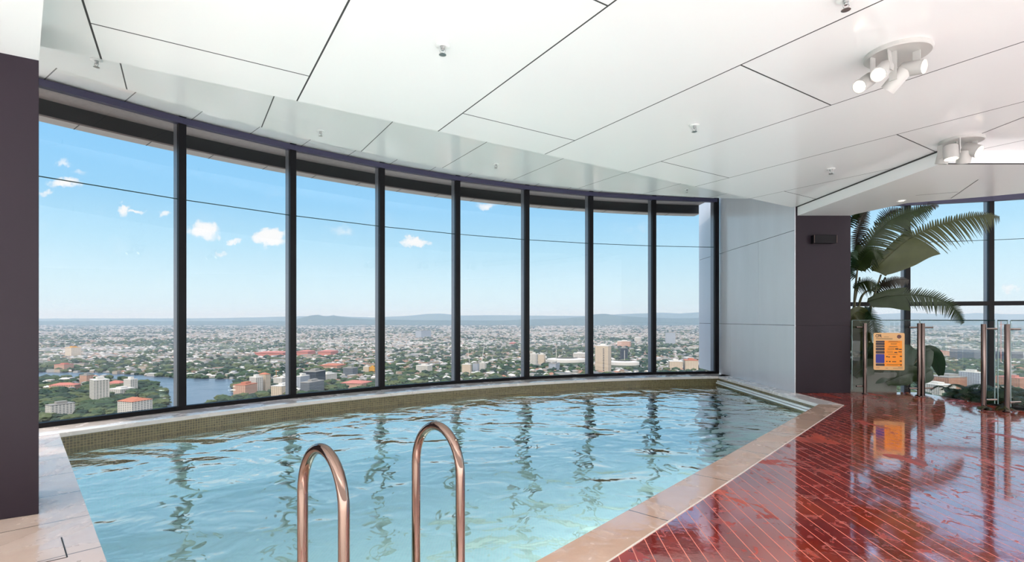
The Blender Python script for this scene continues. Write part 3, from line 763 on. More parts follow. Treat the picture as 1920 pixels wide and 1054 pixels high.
# ================================================================== PLANTS
def leaf_mat(name, c1, c2, tr=.35, rough=.4):
    m, t = mat(name); o = t.node('ShaderNodeTexCoord').outputs['Object']
    n = t.noise(o, 6, 4); c = t.mix(n, c1, c2)
    b = pbr(t, c, rough, link=False)
    tl = t.node('ShaderNodeBsdfTranslucent'); t.l.new(c, tl.inputs[0])
    mx = t.node('ShaderNodeMixShader'); mx.inputs[0].default_value = tr; t.l.new(b.outputs[0], mx.inputs[1]); t.l.new(tl.outputs[0], mx.inputs[2])
    t.l.new(mx.outputs[0], t.out.inputs[0]); return m
M_leaf = leaf_mat('dark_green_leaf', srgb(28, 42, 18), srgb(54, 68, 30))
M_leaf2 = leaf_mat('olive_leaf', srgb(52, 56, 26), srgb(78, 82, 42))
M_leaf3 = leaf_mat('deep_green_leaf', srgb(18, 38, 22), srgb(36, 66, 34), .35)
M_leafb = leaf_mat('brown_edged_leaf', srgb(36, 28, 22), srgb(52, 46, 34), .25)
M_stem = simple('green_brown_stem', srgb(84, 80, 52), .55, vary=.25)
M_soil = simple('dark_planter_soil', (.06, .045, .035), .9, vary=.3)

def bez(pts, n):
    "smooth curve through points (Catmull-Rom)"
    P_ = [pts[0]*2-pts[1]]+pts+[pts[-1]*2-pts[-2]]; out = []
    segs = len(pts)-1
    for i in range(segs):
        a, b, c, d = P_[i:i+4]
        for k in range(n):
            t = k/n; out.append(.5*((2*b)+(c-a)*t+(2*a-5*b+4*c-d)*t*t+(3*b-a-3*c+d)*t**3))
    out.append(pts[-1]); return out
def leaf(parent, mid, wid, tear, hang=(.35, .35), fold=.25, seg=46, m=None, seed=0, tipf=.35, sidev=None, sweep=.55, solid=None, width_fn=None):
    """banana-like leaf: mid = list of points base->tip (parent space), wid = (upper, lower) half widths,
    tear(t) 0..1 how shredded, hang = droop of each side, sweep = forward slant of the leaflets"""
    rnd = random.Random(seed)
    pts = bez([Vector(p) for p in mid], max(2, seg//(len(mid)-1)))
    n = len(pts)-1; bm = bmesh.new()
    for side in (0, 1):
        sgn_ = 1 if side == 0 else -1
        prev = None; i = 0
        while i < n:
            t = i/n; tr = tear(t)
            step = 1 if tr > .15 else 1
            a, b = pts[i], pts[min(i+step, n)]
            d = (pts[min(i+2, n)]-pts[max(i-1, 0)]).normalized()
            up = Vector((0, 0, 1)); view = Vector((-.62, -.78, 0)) if sidev is None else Vector(sidev)
            # the leaf lies in a plane holding the midrib; its width direction is mostly vertical in view
            wdir = d.cross(view).normalized()
            if wdir.z < 0: wdir = -wdir
            wdir = wdir*sgn_
            prof = (math.sin(math.pi*min(1, (t*.93+.05))**.75)**.7) if width_fn is None else width_fn(t)
            W = wid[side]*prof*(1 if tr < .15 else rnd.uniform(.78, 1.1))
            gv = Vector((0, 0, -1))
            rows = 5; L0 = []; L1 = []
            narrow = 0 if tr < .1 else tr*.5*rnd.uniform(.7, 1.2)
            tw = rnd.uniform(-.2, .2)*tr
            for k in range(rows):
                s = k/(rows-1)
                off = wdir*(W*s)+d*(W*s*sweep*(1+tw))+gv*(W*hang[side]*s*s)+view*(fold*W*s*(1-.5*s))*(1 if side else .7)
                off += view*(-fold*W*s*s*.6)
                sh = narrow*s**.8*.5
                tipn = 1-(s**3)*(.85 if tr > .1 else .0)
                mid_ = (a+b)/2; ha = (a-mid_)*(1-2*sh)*(tipn) ; hb = (b-mid_)*(1-2*sh)*(tipn)
                L0.append(mid_+ha+off); L1.append(mid_+hb+off)
            if tr < .1 and prev is not None:
                va = prev
            else: va = [bm.verts.new(p) for p in L0]
            vb = [bm.verts.new(p) for p in L1]
            for k in range(rows-1): bm.faces.new([va[k], va[k+1], vb[k+1], vb[k]])
            prev = vb if tr < .1 else None
            i += step
    tube(bm, pts, [max(.0025, .011*(1-.8*i/n)) for i in range(n+1)], 6)
    me_o = fin(bm, 'leaf', m or M_leaf, parent, smooth='all')
    return me_o
def petiole(parent, pts, r0, r1, name='leaf_stalk'):
    bm = bmesh.new(); q = bez([Vector(p) for p in pts], 8); n = len(q)-1
    tube(bm, q, [r0+(r1-r0)*i/n for i in range(n+1)], 8); return fin(bm, name, M_stem, parent, smooth='all')

# planter behind the fence
pl = [(5.58, 8.75), (6.85, 8.62), (7.02, 7.5), (6.95, 6.95), (7.9, 5.5), (12, 6.0), (14.5, 8), (12.5, 11.0), (5.6, 11.3)]
bm = bmesh.new(); prism(bm, pl, -1.0, -.55); tag(fin(bm, 'planter_bed', M_soil), 'sunken dark soil bed in front of the right hand windows', 'planter')
bm = bmesh.new(); prism(bm, [(6.86, 8.45), (7.02, 7.5), (6.95, 6.95), (7.9, 5.5), (9.2, 5.9), (8.3, 7.6), (7.75, 8.7)], -.55, -.06); tag(fin(bm, 'planted_mound', M_soil, bevel=.03), 'raised planted soil strip just behind the glass fence at right', 'planter')
bm = bmesh.new(); prism(bm, [(5.58, 8.85), (6.62, 8.80), (6.70, 9.0), (6.9, 9.8), (5.6, 9.9)], -.55, .30)
tag(fin(bm, 'planter_box', simple('grey_green_planter', (.10, .10, .085), .6, vary=.2), bevel=.02), 'low grey planter box behind the glass at the foot of the giant plant', 'planter')

BD = 9.35
bp = empty('bird_of_paradise_plant', (6.35, BD, .28)); org = Vector((6.35, BD, .28))
tag(bp, 'giant bird of paradise plant with torn arching leaves behind the glass fence', 'plant')
def Q(px, py, d=BD): return PD(px, py, d)-org
T = lambda a, b, v: (lambda t: v if a <= t <= b else 0.0)
# stalks gathered at the base
stk = [((1640, 715), (1628, 640), (1632, 580), (1652, 515)), ((1634, 715), (1618, 640), (1626, 590), (1660, 520)), ((1630, 715), (1606, 650), (1602, 570), (1608, 500)),
       ((1645, 715), (1636, 660), (1628, 600), (1634, 566)), ((1628, 715), (1604, 640), (1614, 560), (1640, 540)), ((1625, 716), (1600, 660), (1597, 600), (1612, 520))]
for i, q in enumerate(stk): petiole(bp, [Q(x, y, BD+.08*(i-2)) for x, y in q], .035, .014)
lf = [
 # midrib px, half widths, tear range, material, hang, fold, sweep
 (((1636, 508), (1668, 478), (1705, 448), (1752, 425), (1805, 410), (1845, 404), (1874, 407)), (.16, .40), lambda t: 0 if t < .36 else .75, M_leaf2, (.2, .25), .25, .45, BD-.15, 70, 1),
 (((1600, 508), (1618, 470), (1645, 435), (1678, 408), (1712, 396), (1745, 388)), (.16, .36), lambda t: .35 if t > .2 else 0, M_leaf, (.0, .3), .3, .55, BD+.10, 48, 2),
 (((1626, 566), (1660, 556), (1700, 553), (1740, 556), (1775, 568), (1797, 588), (1806, 606)), (.13, .22), lambda t: .0 if t < .3 else .6, M_leaf, (.0, .3), .2, .55, BD-.35, 60, 3),
 (((1634, 545), (1660, 530), (1685, 524), (1704, 526)), (.10, .16), lambda t: .2, M_leafb, (.3, .4), .35, .4, BD-.05, 26, 4),
 (((1604, 480), (1606, 450), (1614, 415), (1626, 392)), (.10, .17), lambda t: .3, M_leafb, (.2, .4), .4, .3, BD+.2, 30, 5),
 (((1606, 505), (1622, 478), (1640, 470), (1655, 486)), (.12, .22), lambda t: .55, M_leaf, (.2, .7), .3, .3, BD-.1, 26, 6),
 (((1605, 520), (1590, 505), (1592, 480), (1606, 470)), (.14, .18), lambda t: .6, M_leaf3, (.5, .5), .3, .3, BD+.1, 22, 7),
 (((1622, 575), (1632, 590), (1640, 612), (1646, 634)), (.14, .16), lambda t: .6, M_leaf3, (.2, .2), .2, .5, BD-.3, 26, 8),
 (((1600, 540), (1615, 530), (1632, 528), (1650, 540)), (.10, .18), lambda t: .6, M_leaf, (.2, .6), .3, .4, BD-.2, 24, 9),
 (((1640, 440), (1655, 415), (1668, 398), (1690, 392)), (.14, .14), lambda t: .7, M_leafb, (.1, .1), .2, .5, BD+.3, 26, 10),
 (((1590, 425), (1600, 405), (1612, 398), (1625, 400)), (.12, .20), lambda t: .65, M_leaf, (.1, .4), .2, .4, BD+.35, 20, 11),
 (((1634, 600), (1614, 585), (1600, 590), (1590, 615)), (.10, .30), lambda t: 0, M_leaf2, (.1, .5), .3, .2, BD-.25, 20, 12),
 (((1700, 408), (1725, 394), (1745, 386), (1760, 386)), (.10, .10), lambda t: .7, M_leafb, (.2, .2), .2, .6, BD+.4, 24, 13),
 (((1628, 640), (1616, 620), (1606, 616), (1596, 630)), (.10, .34), lambda t: 0, M_leaf2, (.1, .3), .3, .0, BD-.2, 16, 14),
]
for mid, wd, tear, m_, hang, fold, sweep, dd, seg, sd_ in lf:
    n_ = len(mid)
    leaf(bp, [Q(x, y, dd-.35*math.sin(i/(n_-1)*2.0)) for i, (x, y) in enumerate(mid)], wd, tear, hang, fold, seg, m_, sd_, sweep=sweep)
# broad low leaves behind the sign: a younger clump
yp = empty('bird_of_paradise_plant', (6.9, 9.0, .25)); org = Vector((6.9, 9.0, .25))
tag(yp, 'low clump of broad dark green leaves behind the CPR poster', 'plant')
for mid, wd, m_, sd_, dd in [
    (((1640, 712), (1632, 690), (1628, 665), (1640, 645)), (.22, .24), M_leaf3, 1, 8.9), (((1650, 712), (1668, 690), (1690, 668), (1712, 652)), (.26, .24), M_leaf3, 2, 9.0),
    (((1690, 712), (1708, 690), (1728, 668), (1745, 655)), (.18, .20), M_leaf3, 3, 9.05), (((1712, 715), (1728, 704), (1740, 697), (1747, 694)), (.13, .14), M_leaf3, 4, 8.9),
    (((1725, 668), (1742, 660), (1756, 676), (1764, 704)), (.14, .12), M_leaf3, 5, 9.1), (((1620, 716), (1612, 695), (1608, 672), (1612, 655)), (.16, .2), M_leaf2, 6, 9.1),
    (((1660, 716), (1690, 704), (1712, 700), (1730, 712)), (.16, .16), M_leaf, 7, 8.8), (((1630, 716), (1650, 700), (1672, 694), (1690, 702)), (.18, .16), M_leaf3, 8, 8.85),
    (((1600, 705), (1618, 690), (1640, 686), (1655, 696)), (.14, .14), M_leaf, 9, 8.8)]:
    leaf(yp, [Q(x, y, dd) for x, y in mid], wd, (lambda t: 0), (.1, .15), .3, 20, m_, sd_+40, sweep=.1)
for i, q in enumerate([((1668, 722), (1662, 700), (1668, 680)), ((1690, 722), (1700, 700), (1725, 668)), ((1650, 722), (1640, 700), (1632, 680)), ((1700, 722), (1712, 714), (1725, 704))]):
    petiole(yp, [Q(x, y, 8.95) for x, y in q], .02, .01)

# small cycads and shrubs at the planter edge
def rosette(px, py, n, L, label, seed, m=M_leaf3, cat='plant', upr=.5):
    rnd = random.Random(seed); d = {0: 0}
    b = P(px, py, -.05); root = empty('small_cycad', b); tag(root, label, cat, 'low plants in the bed behind the glass fence')
    for k in range(n):
        a = 2*math.pi*k/n+rnd.uniform(-.3, .3); u = upr*rnd.uniform(.6, 1.4); h = Vector((math.cos(a), math.sin(a), 0))
        Lk = L*rnd.uniform(.75, 1.15)
        mid = [h*.02, h*Lk*.35+Vector((0, 0, Lk*u*.7)), h*Lk*.7+Vector((0, 0, Lk*u*.85)), h*Lk+Vector((0, 0, Lk*u*.55))]
        leaf(root, mid, (L*.22, L*.22), lambda t: .75, (.15, .15), .1, 18, m, seed*50+k, sweep=.7, sidev=(0.01, -.3, .95), width_fn=lambda t: math.sin(math.pi*(.12+.85*t))**.6)
    return root
rosette(1790, 747, 7, .32, 'small fern-like plant at the left end of the planted bed', 3)
rosette(1822, 752, 9, .40, 'leafy cycad left of the single steel post', 4)
rosette(1848, 757, 9, .38, 'low cycad just behind the single steel post', 5)
rosette(1872, 757, 11, .46, 'bushy cycad between the two right hand steel posts', 6)
rosette(1900, 760, 11, .52, 'largest leafy cycad at the right edge behind the last post', 7)
rosette(1925, 766, 11, .50, 'leafy cycad cut by the right edge of the picture', 8)
rosette(1862, 775, 8, .22, 'small pale green plant low beside the deck edge', 9, M_leaf2)
bm = bmesh.new(); a = P(1775, 737, -.05); b = P(1815, 752, -.05)
tube(bm, [a+Vector((0, 0, .04)), (a+b)/2+Vector((0, .05, .07)), b+Vector((0, 0, .03))], [.035, .06, .03], 10)
tag(fin(bm, 'driftwood_log', simple('weathered_wood', (.12, .09, .065), .8, vary=.4), smooth='all'), 'short weathered log lying at the left end of the planted bed', 'log')

# ================================================================== THE CITY BELOW
GZ = -200.0
def G(px, py): return P(px, py, GZ)
def haze(c, k=0): return c
ALB = .55
def lit(t, c):
    v = t.node('ShaderNodeVectorMath', operation='SCALE'); t.l.new(c, v.inputs[0]); v.inputs[3].default_value = ALB; return v.outputs[0]
def ground_mat():
    m, t = mat('city_ground')
    o = t.node('ShaderNodeTexCoord').outputs['Object']
    s = t.mapping(o, scale=(.001,)*3)
    n1 = t.noise(s, 2.2, 6, .6); n2 = t.noise(s, 26, 5, .7); n3 = t.noise(s, .35, 3)
    green = t.mix(n2, srgb(54, 70, 50), srgb(98, 112, 80))
    vo = t.node('ShaderNodeTexVoronoi'); vo.inputs['Scale'].default_value = 26; t.l.new(s, vo.inputs['Vector'])
    wn = t.node('ShaderNodeSeparateColor'); t.l.new(vo.outputs['Color'], wn.inputs[0])
    roof = t.ramp(wn.outputs[0], [(0, srgb(235, 232, 225)), (.3, srgb(205, 200, 192)), (.5, srgb(170, 165, 160)), (.68, srgb(225, 190, 165)), (.82, srgb(190, 120, 95)), (1, srgb(245, 245, 240))], 'CONSTANT')
    built = t.math('MULTIPLY', t.step(n1, .33, .45), t.math('LESS_THAN', vo.outputs['Distance'], .42))
    c = t.mix(built, green, roof)
    vo2 = t.node('ShaderNodeTexVoronoi', feature='DISTANCE_TO_EDGE'); vo2.inputs['Scale'].default_value = 5.5; t.l.new(s, vo2.inputs['Vector'])
    road = t.math('LESS_THAN', vo2.outputs['Distance'], .022)
    c = t.mix(t.math('MULTIPLY', road, .8), c, srgb(150, 148, 142))
    park = t.step(t.noise(s, 1.1, 3, .5), .60, .66)
    c = t.mix(park, c, t.mix(n2, srgb(66, 92, 58), srgb(120, 140, 88)))
    pbr(t, lit(t, c), .9, spec=.1); return m
def hill_mat():
    m, t = mat('wooded_hills'); o = t.node('ShaderNodeTexCoord').outputs['Object']
    n = t.noise(t.mapping(o, scale=(.001,)*3), 1.5, 6, .65)
    pbr(t, lit(t, t.mix(n, srgb(50, 68, 56), srgb(92, 108, 88))), .95, spec=.05); return m
M_ground = ground_mat(); M_hill = hill_mat()
rs = [250*(1.12**i) for i in range(52)]; rs = [r for r in rs if r < 70000]
bm = bmesh.new(); prev = None
for r in rs:
    row = [bm.verts.new((r*math.sin(R(a)), r*math.cos(R(a)), GZ)) for a in range(-72, 73, 4)]
    if prev:
        for i in range(len(row)-1): bm.faces.new([prev[i], prev[i+1], row[i+1], row[i]])
    prev = row
gd = fin(bm, 'city_ground', M_ground); tag(gd, kind='structure')
if gd.data.polygons[0].normal.z < 0: gd.data.flip_normals()
# hill ranges on the horizon: (forward distance, profile by pixel column)
rngs = [(26000, 2600, [(0, 597.4), (330, 597.2), (440, 596), (560, 593), (620, 592.5), (700, 595.5), (770, 592), (800, 588.6), (830, 588.3), (862, 592), (930, 590.8), (1010, 592), (1100, 592.8), (1170, 589), (1240, 586.5), (1275, 588), (1320, 585), (1480, 588), (1600, 592), (1640, 590), (1690, 587), (1740, 588), (1790, 590), (1830, 587), (1880, 589), (2000, 590)]),
        (17000, 1500, [(0, 602), (540, 602), (562, 597), (580, 592), (596, 590.2), (612, 594), (624, 591), (640, 594), (665, 596.5), (720, 600), (940, 601), (1060, 597), (1090, 594), (1116, 589.5), (1135, 588.6), (1160, 592), (1200, 595), (1260, 597), (1330, 596), (1500, 598), (1700, 599), (2000, 599)])]
for k, (D, wdt, prof) in enumerate(rngs):
    bm = bmesh.new(); rows = []
    xs_ = np.arange(-60, 2060, 5); ys_ = np.interp(xs_, [p[0] for p in prof], [p[1] for p in prof])
    rnd = np.random.RandomState(k); ys_ = ys_+np.convolve(rnd.randn(len(xs_)), np.ones(4)/4, 'same')*.25
    for s in (-1, -.75, -.5, -.25, 0, .5, 1):
        row = []
        for x, y in zip(xs_, ys_):
            dd = D+s*wdt*(1+.25*math.sin(x*.031+k)); h = max(0, (CH+(HY-y)/F*D-GZ))*math.exp(-(s*1.7)**2)*(1+.12*math.sin(x*.05+s*7)*(abs(s) > .1))
            if abs(s) == 1: h = -5
            row.append(bm.verts.new(((x-960)/F*dd, dd, GZ+h)))
        rows.append(row)
    for a, b in zip(rows, rows[1:]):
        for i in range(len(a)-1): bm.faces.new([a[i], a[i+1], b[i+1], b[i]])
    tag(fin(bm, 'hills', M_hill, smooth='all'), kind='structure')

# river
RIV = [(20, 697.5), (200, 699.5), (280, 705), (340, 710), (400, 710.5), (455, 711.5), (447, 717), (438, 730), (446, 738), (412, 752), (380, 768), (360, 800), (318, 812), (306, 790), (300, 768), (311, 750), (304, 734), (283, 722), (250, 718), (232, 712), (170, 707.5), (90, 712), (20, 712)]
bm = bmesh.new(); bm.faces.new([bm.verts.new(tuple(G(x, y)+Vector((0, 0, .6)))) for x, y in RIV])
m_, t_ = mat('river_water'); o_ = t_.node('ShaderNodeTexCoord').outputs['Object']
pbr(t_, tuple(x*.34 for x in srgb(120, 140, 165)), .25, ior=1.33, normal=t_.bump(t_.noise(t_.mapping(o_, scale=(.02, .02, .02)), 1, 3), .3, 1.0))
rv = fin(bm, 'river_water', m_)
if rv.data.polygons[0].normal.z < 0: rv.data.flip_normals()
tag(rv, 'blue river bending around the tree covered point at lower left', 'river', kind='stuff')
def inside(x, y, poly):
    c = False; j = len(poly)-1
    for i in range(len(poly)):
        xi, yi = poly[i]; xj, yj = poly[j]
        if (yi > y) != (yj > y) and x < (xj-xi)*(y-yi)/(yj-yi)+xi: c = not c
        j = i
    return c

ALB = .55
def flatmat(name, c, rough=.8): return simple(name, tuple(x*ALB for x in c), rough, spec=.2)
HM = [flatmat('white_roof', srgb(240, 238, 232)), flatmat('pale_grey_roof', srgb(176, 174, 172)), flatmat('grey_roof', srgb(132, 134, 138)), flatmat('terracotta_roof', srgb(190, 134, 110)),
      flatmat('cream_wall', srgb(190, 180, 164)), flatmat('brown_roof', srgb(150, 122, 104)), flatmat('pale_wall', srgb(196, 194, 190))]
def house_geo(w_, l_, h_, rh, flat):
    "verts, faces, per-face slot (0 wall, 1 roof)"
    x, y = w_/2, l_/2
    if flat:
        v = [(-x, -y, 0), (x, -y, 0), (x, y, 0), (-x, y, 0), (-x, -y, h_), (x, -y, h_), (x, y, h_), (-x, y, h_)]
        f = [(0, 1, 5, 4), (1, 2, 6, 5), (2, 3, 7, 6), (3, 0, 4, 7), (4, 5, 6, 7)]; return v, f, [0, 0, 0, 0, 1]
    v = [(-x, -y, 0), (x, -y, 0), (x, y, 0), (-x, y, 0), (-x*1.08, -y*1.08, h_), (x*1.08, -y*1.08, h_), (x*1.08, y*1.08, h_), (-x*1.08, y*1.08, h_), (0, -y*.45, h_+rh), (0, y*.45, h_+rh)]
    f = [(0, 1, 5, 4), (1, 2, 6, 5), (2, 3, 7, 6), (3, 0, 4, 7), (4, 5, 8), (5, 6, 9, 8), (6, 7, 9), (7, 4, 8, 9)]
    return v, f, [0, 0, 0, 0, 1, 1, 1, 1]
from mathutils import noise as mn
from mathutils import noise as mn
# ---- named buildings
def facade(name, wall, win, fx=6.0, fz=3.4, wx=.55, wz=.5, rough=.5):
    m, t = mat(name); o = t.node('ShaderNodeTexCoord').outputs['Object']; g_ = t.node('ShaderNodeNewGeometry')
    s = t.node('ShaderNodeSeparateXYZ'); t.l.new(o, s.inputs[0])
    u = t.math('ADD', s.outputs[0], s.outputs[1])
    a = t.math('LESS_THAN', t.math('FRACT', t.math('ADD', t.math('DIVIDE', u, fx), 500.2)), wx)
    b = t.math('LESS_THAN', t.math('FRACT', t.math('ADD', t.math('DIVIDE', s.outputs[2], fz), .3)), wz)
    n = t.node('ShaderNodeSeparateXYZ'); t.l.new(t.node('ShaderNodeTexCoord').outputs['Normal'], n.inputs[0])
    side = t.math('LESS_THAN', t.math('ABSOLUTE', n.outputs[2]), .5)
    k = t.math('MULTIPLY', t.math('MULTIPLY', a, b), side)
    pbr(t, lit(t, t.mix(k, wall, win)), rough, spec=.3); return m
FW = facade('white_concrete_facade', srgb(236, 232, 224), srgb(120, 126, 130))
FC_ = facade('cream_facade', srgb(240, 222, 198), srgb(150, 140, 128))
FB = facade('brick_facade', srgb(214, 158, 128), srgb(130, 100, 90))
FG = facade('grey_glass_facade', srgb(150, 156, 164), srgb(80, 90, 102), 5, 3.4, .8, .7)
FD = facade('dark_glass_facade', srgb(84, 92, 104), srgb(50, 58, 70), 5, 3.4, .85, .75)
FS = facade('blue_grey_facade', srgb(196, 204, 216), srgb(120, 132, 150))
FP = facade('pink_facade', srgb(232, 190, 168), srgb(160, 120, 105))
RT = flatmat('terracotta_tiles', srgb(206, 132, 104)); RW = flatmat('white_flat_roof', srgb(240, 238, 232)); RG = flatmat('grey_flat_roof', srgb(170, 168, 164)); RY = flatmat('yellow_wall', srgb(232, 176, 80)); RR = flatmat('red_roof', srgb(214, 138, 124)); RL = flatmat('green_roof', srgb(140, 150, 130))
def building(px0, px1, ytop, ybase, m, roof, label, depth=None, rz=20, kind='flat', extra=None, name='apartment_building', cat='building'):
    b = G((px0+px1)/2, ybase); D = b.y; wd = (px1-px0)/F*D; h = (ybase-ytop)/F*D
    dp = depth or wd*.6; a = R(rz)
    wx = wd/(abs(math.cos(a))+abs(math.sin(a))*dp/wd)
    root = empty(name, (b.x, b.y+dp*.3, GZ), -a); tag(root, label, cat); FOOT.append((b.x, b.y+dp*.3, math.hypot(wx, dp)/2+9))
    bm = bmesh.new(); box(bm, -wx/2, wx/2, -dp/2, dp/2, 0, h); fin(bm, 'body', m, root)
    bm = bmesh.new()
    if kind == 'hip':
        v = [bm.verts.new(c) for c in ((-wx*.53, -dp*.53, h), (wx*.53, -dp*.53, h), (wx*.53, dp*.53, h), (-wx*.53, dp*.53, h), (-wx*.2, 0, h+min(wx*.16, 6)), (wx*.2, 0, h+min(wx*.16, 6)))]
        for f_ in ((0, 1, 5, 4), (1, 2, 5), (2, 3, 4, 5), (3, 0, 4), (3, 2, 1, 0)): bm.faces.new([v[i] for i in f_])
    else:
        box(bm, -wx*.51, wx*.51, -dp*.51, dp*.51, h, h+1.6); box(bm, -wx*.18, wx*.22, -dp*.2, dp*.25, h+1.6, h+1.6+min(6, h*.1+2))
    fin(bm, 'roof', roof, root)
    if extra:
        for (x0, x1, z0, z1, y0, mm, nm) in extra:
            bm = bmesh.new(); box(bm, x0*wx, x1*wx, -dp*.5-y0, -dp*.5+.5, z0*h, z1*h); fin(bm, nm, mm, root)
    return root
FOOT = []
bl = [
 (162, 200, 713, 757, FW, RW, 'tall white apartment tower on the wooded point beside the river', None, 38),
 (231, 253, 712, 738, FW, RW, 'narrower white tower just right of the tall white tower on the point', None, 20),
 (149, 169, 704, 719, FP, RG, 'pinkish tower on the river bank above the tall white tower', None, 15),
 (201, 230, 718, 727, FP, RR, 'low building with red roof between the two white riverside towers', 30, 8, 'hip'),
 (203, 238, 730, 742, FW, RW, 'low white office block in front of the narrower riverside tower', 40, 12),
 (222, 268, 752, 792, FW, RT, 'large pale hotel with a red hipped roof at the lower left', 40, 18, 'hip'),
 (120, 146, 652, 669, FC_, RY, 'sandy coloured block beyond the river at far left', None, 25),
 (104, 126, 684, 694, FP, RR, 'pink low building on the far river bank at far left', 40, 5),
 (88, 118, 760, 786, FW, RG, 'pale block with balconies at the lower left window corner', 40, 25),
 (95, 140, 722, 731, FP, RR, 'long low terrace with reddish roofs on the river point', 26, -8, 'hip'),
 (440, 470, 722, 744, FP, RT, 'stepped brown riverside apartment block at the bend of the river', 46, 10),
 (466, 490, 708, 738, FW, RW, 'white slab apartment block right of the stepped brown block', None, 30),
 (484, 504, 702, 735, FC_, RT, 'cream tower with an orange roof beside the riverside slab', None, 20, 'hip'),
 (511, 540, 724, 744, FC_, RW, 'beige gridded office block at the right end of the second window', 50, 14),
 (516, 540, 709, 724, FW, RW, 'pale office block behind the beige gridded one', 60, 12),
 (570, 602, 697, 722, FD, RG, 'dark glass office block at the left of the third window', 50, 12),
 (556, 572, 706, 730, FS, RW, 'pale narrow block left of the dark glass office', 40, 15),
 (567, 595, 717, 738, FG, RG, 'grey glass block in front of the dark office block', 60, 18),
 (598, 624, 702, 716, FW, RW, 'white stepped block right of the dark glass office', 50, 20),
 (643, 668, 690, 706, FG, RG, 'grey slab tower in the middle of the third window', None, 20),
 (681, 693, 688, 702, FC_, RW, 'cream block beside the yellow one in the third window', None, 10),
 (692, 704, 689, 702, RY, RY, 'bright yellow block at the right of the third window', None, 10),
 (640, 690, 718, 727, FP, RR, 'group of pink roofed terraces low in the third window', 60, 14, 'hip'),
 (780, 809, 686, 699, FW, RW, 'white apartment block in the fourth window', None, 22),
 (782, 802, 620, 634, FS, RG, 'faint far towers in the middle of the fourth window', 200, 22),
 (866, 884, 684, 700, FC_, RW, 'cream tower at the left of the fifth window', None, 12),
 (886, 898, 682, 698, FS, RG, 'blue grey tower in the fifth window', None, 18),
 (898, 912, 681, 696, FW, RW, 'white tower right of the blue grey one in the fifth window', None, 18),
 (994, 1008, 664, 688, FW, RW, 'left white tower of the pair in the sixth window', None, 28),
 (1009, 1023, 665, 684, FC_, RW, 'right cream tower of the pair in the sixth window', None, 28),
 (1075, 1100, 663, 674, FW, RW, 'white block at the right of the sixth window', 60, 12),
 (1030, 1050, 682, 694, FS, RG, 'grey blue low blocks before the stadium', 60, 20),
 (1117, 1147, 649, 700, FC_, RW, 'tall cream tower with a column of dark windows in the seventh window', 40, 28),
 (1163, 1178, 653, 678, FD, RG, 'dark grey tower right of the tall cream tower', None, 20),
 (1248, 1268, 624, 646, FS, RG, 'pale blue far tower pair left of the grey clad wall', None, 20),
 (1190, 1206, 634, 641, FW, RW, 'far white block above the seventh window stadium', 100, 20),
 (1255, 1283, 678, 694, FC_, RW, 'cream apartment rows at the left of the last pool window', 60, 12),
 (1284, 1312, 676, 694, FC_, RT, 'cream apartment rows beside the grey outside wall', 60, 12),
 (1158, 1186, 640, 650, FP, RW, 'far pink block right of the tall cream tower', 90, 20),
 (480, 536, 661, 668, RR, RR, 'long red roofed building beyond the park in the second window', 90, 4, 'hip'),
 (558, 582, 659, 667, RR, RR, 'red roofed building at the left of the third window', 90, 4, 'hip'),
 (598, 626, 659, 667, RR, RR, 'second red roofed building in the third window', 90, 6, 'hip'),
 (955, 968, 643, 647, RR, RR, 'far red roofed shed in the fifth window', 90, 6, 'hip'),
 (600, 640, 685, 692, FP, RT, 'long low block with terracotta roof above the grey slab tower', 80, 8, 'hip'),
 (1757, 1822, 707, 733, FB, RG, 'large brick office block with rows of windows beyond the glass fence', 60, -14),
 (1745, 1788, 722, 742, FW, RW, 'white roofed low building before the brick office block', 60, -10),
 (1820, 1842, 699, 735, FS, RW, 'pale blue block right of the brick office block', 50, -16),
 (1893, 1925, 709, 730, FB, RR, 'brick block at the right edge beyond the last fence post', 60, -14),
 (1811, 1838, 656, 675, FG, RG, 'long grey stadium shed left of the window post', 120, -8),
 (1868, 1912, 659, 676, FD, RG, 'long dark shed right of the window post', 120, -8),
 (1752, 1776, 659, 669, FP, RT, 'terracotta block beyond the trees in the right windows', 90, -8),
]
for b in bl:
    kw = {}
    if len(b) > 9: kw['kind'] = b[9]
    if 'tall cream tower with' in b[6]: kw['extra'] = [(.12+.0, .22, .04+.06*j, .07+.06*j, .4, FD, 'window') for j in range(15)]
    building(*b[:6], b[6], b[7], b[8], **kw)
# stadium roofs
def stadium(px, py, wpx, label, rz):
    c = G(px, py); wd = wpx/F*c.y; root = empty('stadium', c, R(rz)); tag(root, label, 'stadium'); FOOT.append((c.x, c.y, wd*.52+10))
    bm = bmesh.new(); n = 40
    for k in range(n):
        a0, a1 = 2*math.pi*k/n, 2*math.pi*(k+1)/n
        vs = []
        for (rr, z) in ((.5, 14), (.5, 26), (.30, 30), (.30, 29)):
            vs.append([bm.verts.new((rr*wd*math.cos(a), rr*wd*.8*math.sin(a), z)) for a in (a0, a1)])
        for i in range(3): bm.faces.new([vs[i][0], vs[i][1], vs[i+1][1], vs[i+1][0]])
    fin(bm, 'roof_ring', RW, root, smooth=True)
    bm = bmesh.new(); lathe(bm, [(wd*.49, 0), (wd*.49, 15), (wd*.30, 3), (0, 3)], 40); o = fin(bm, 'seating_bowl', flatmat('grandstand', srgb(120, 135, 120)), root); o.scale = (1, .8, 1)
stadium(1062, 684, 74, 'oval stadium with a white roof ring in the sixth window', 10)
stadium(1168, 690, 60, 'oval stadium with a white roof ring right of the tall cream tower', -10)
BLD_ZONES = []                                                    # pixel boxes kept clear for the named buildings
rnd = random.Random(11)
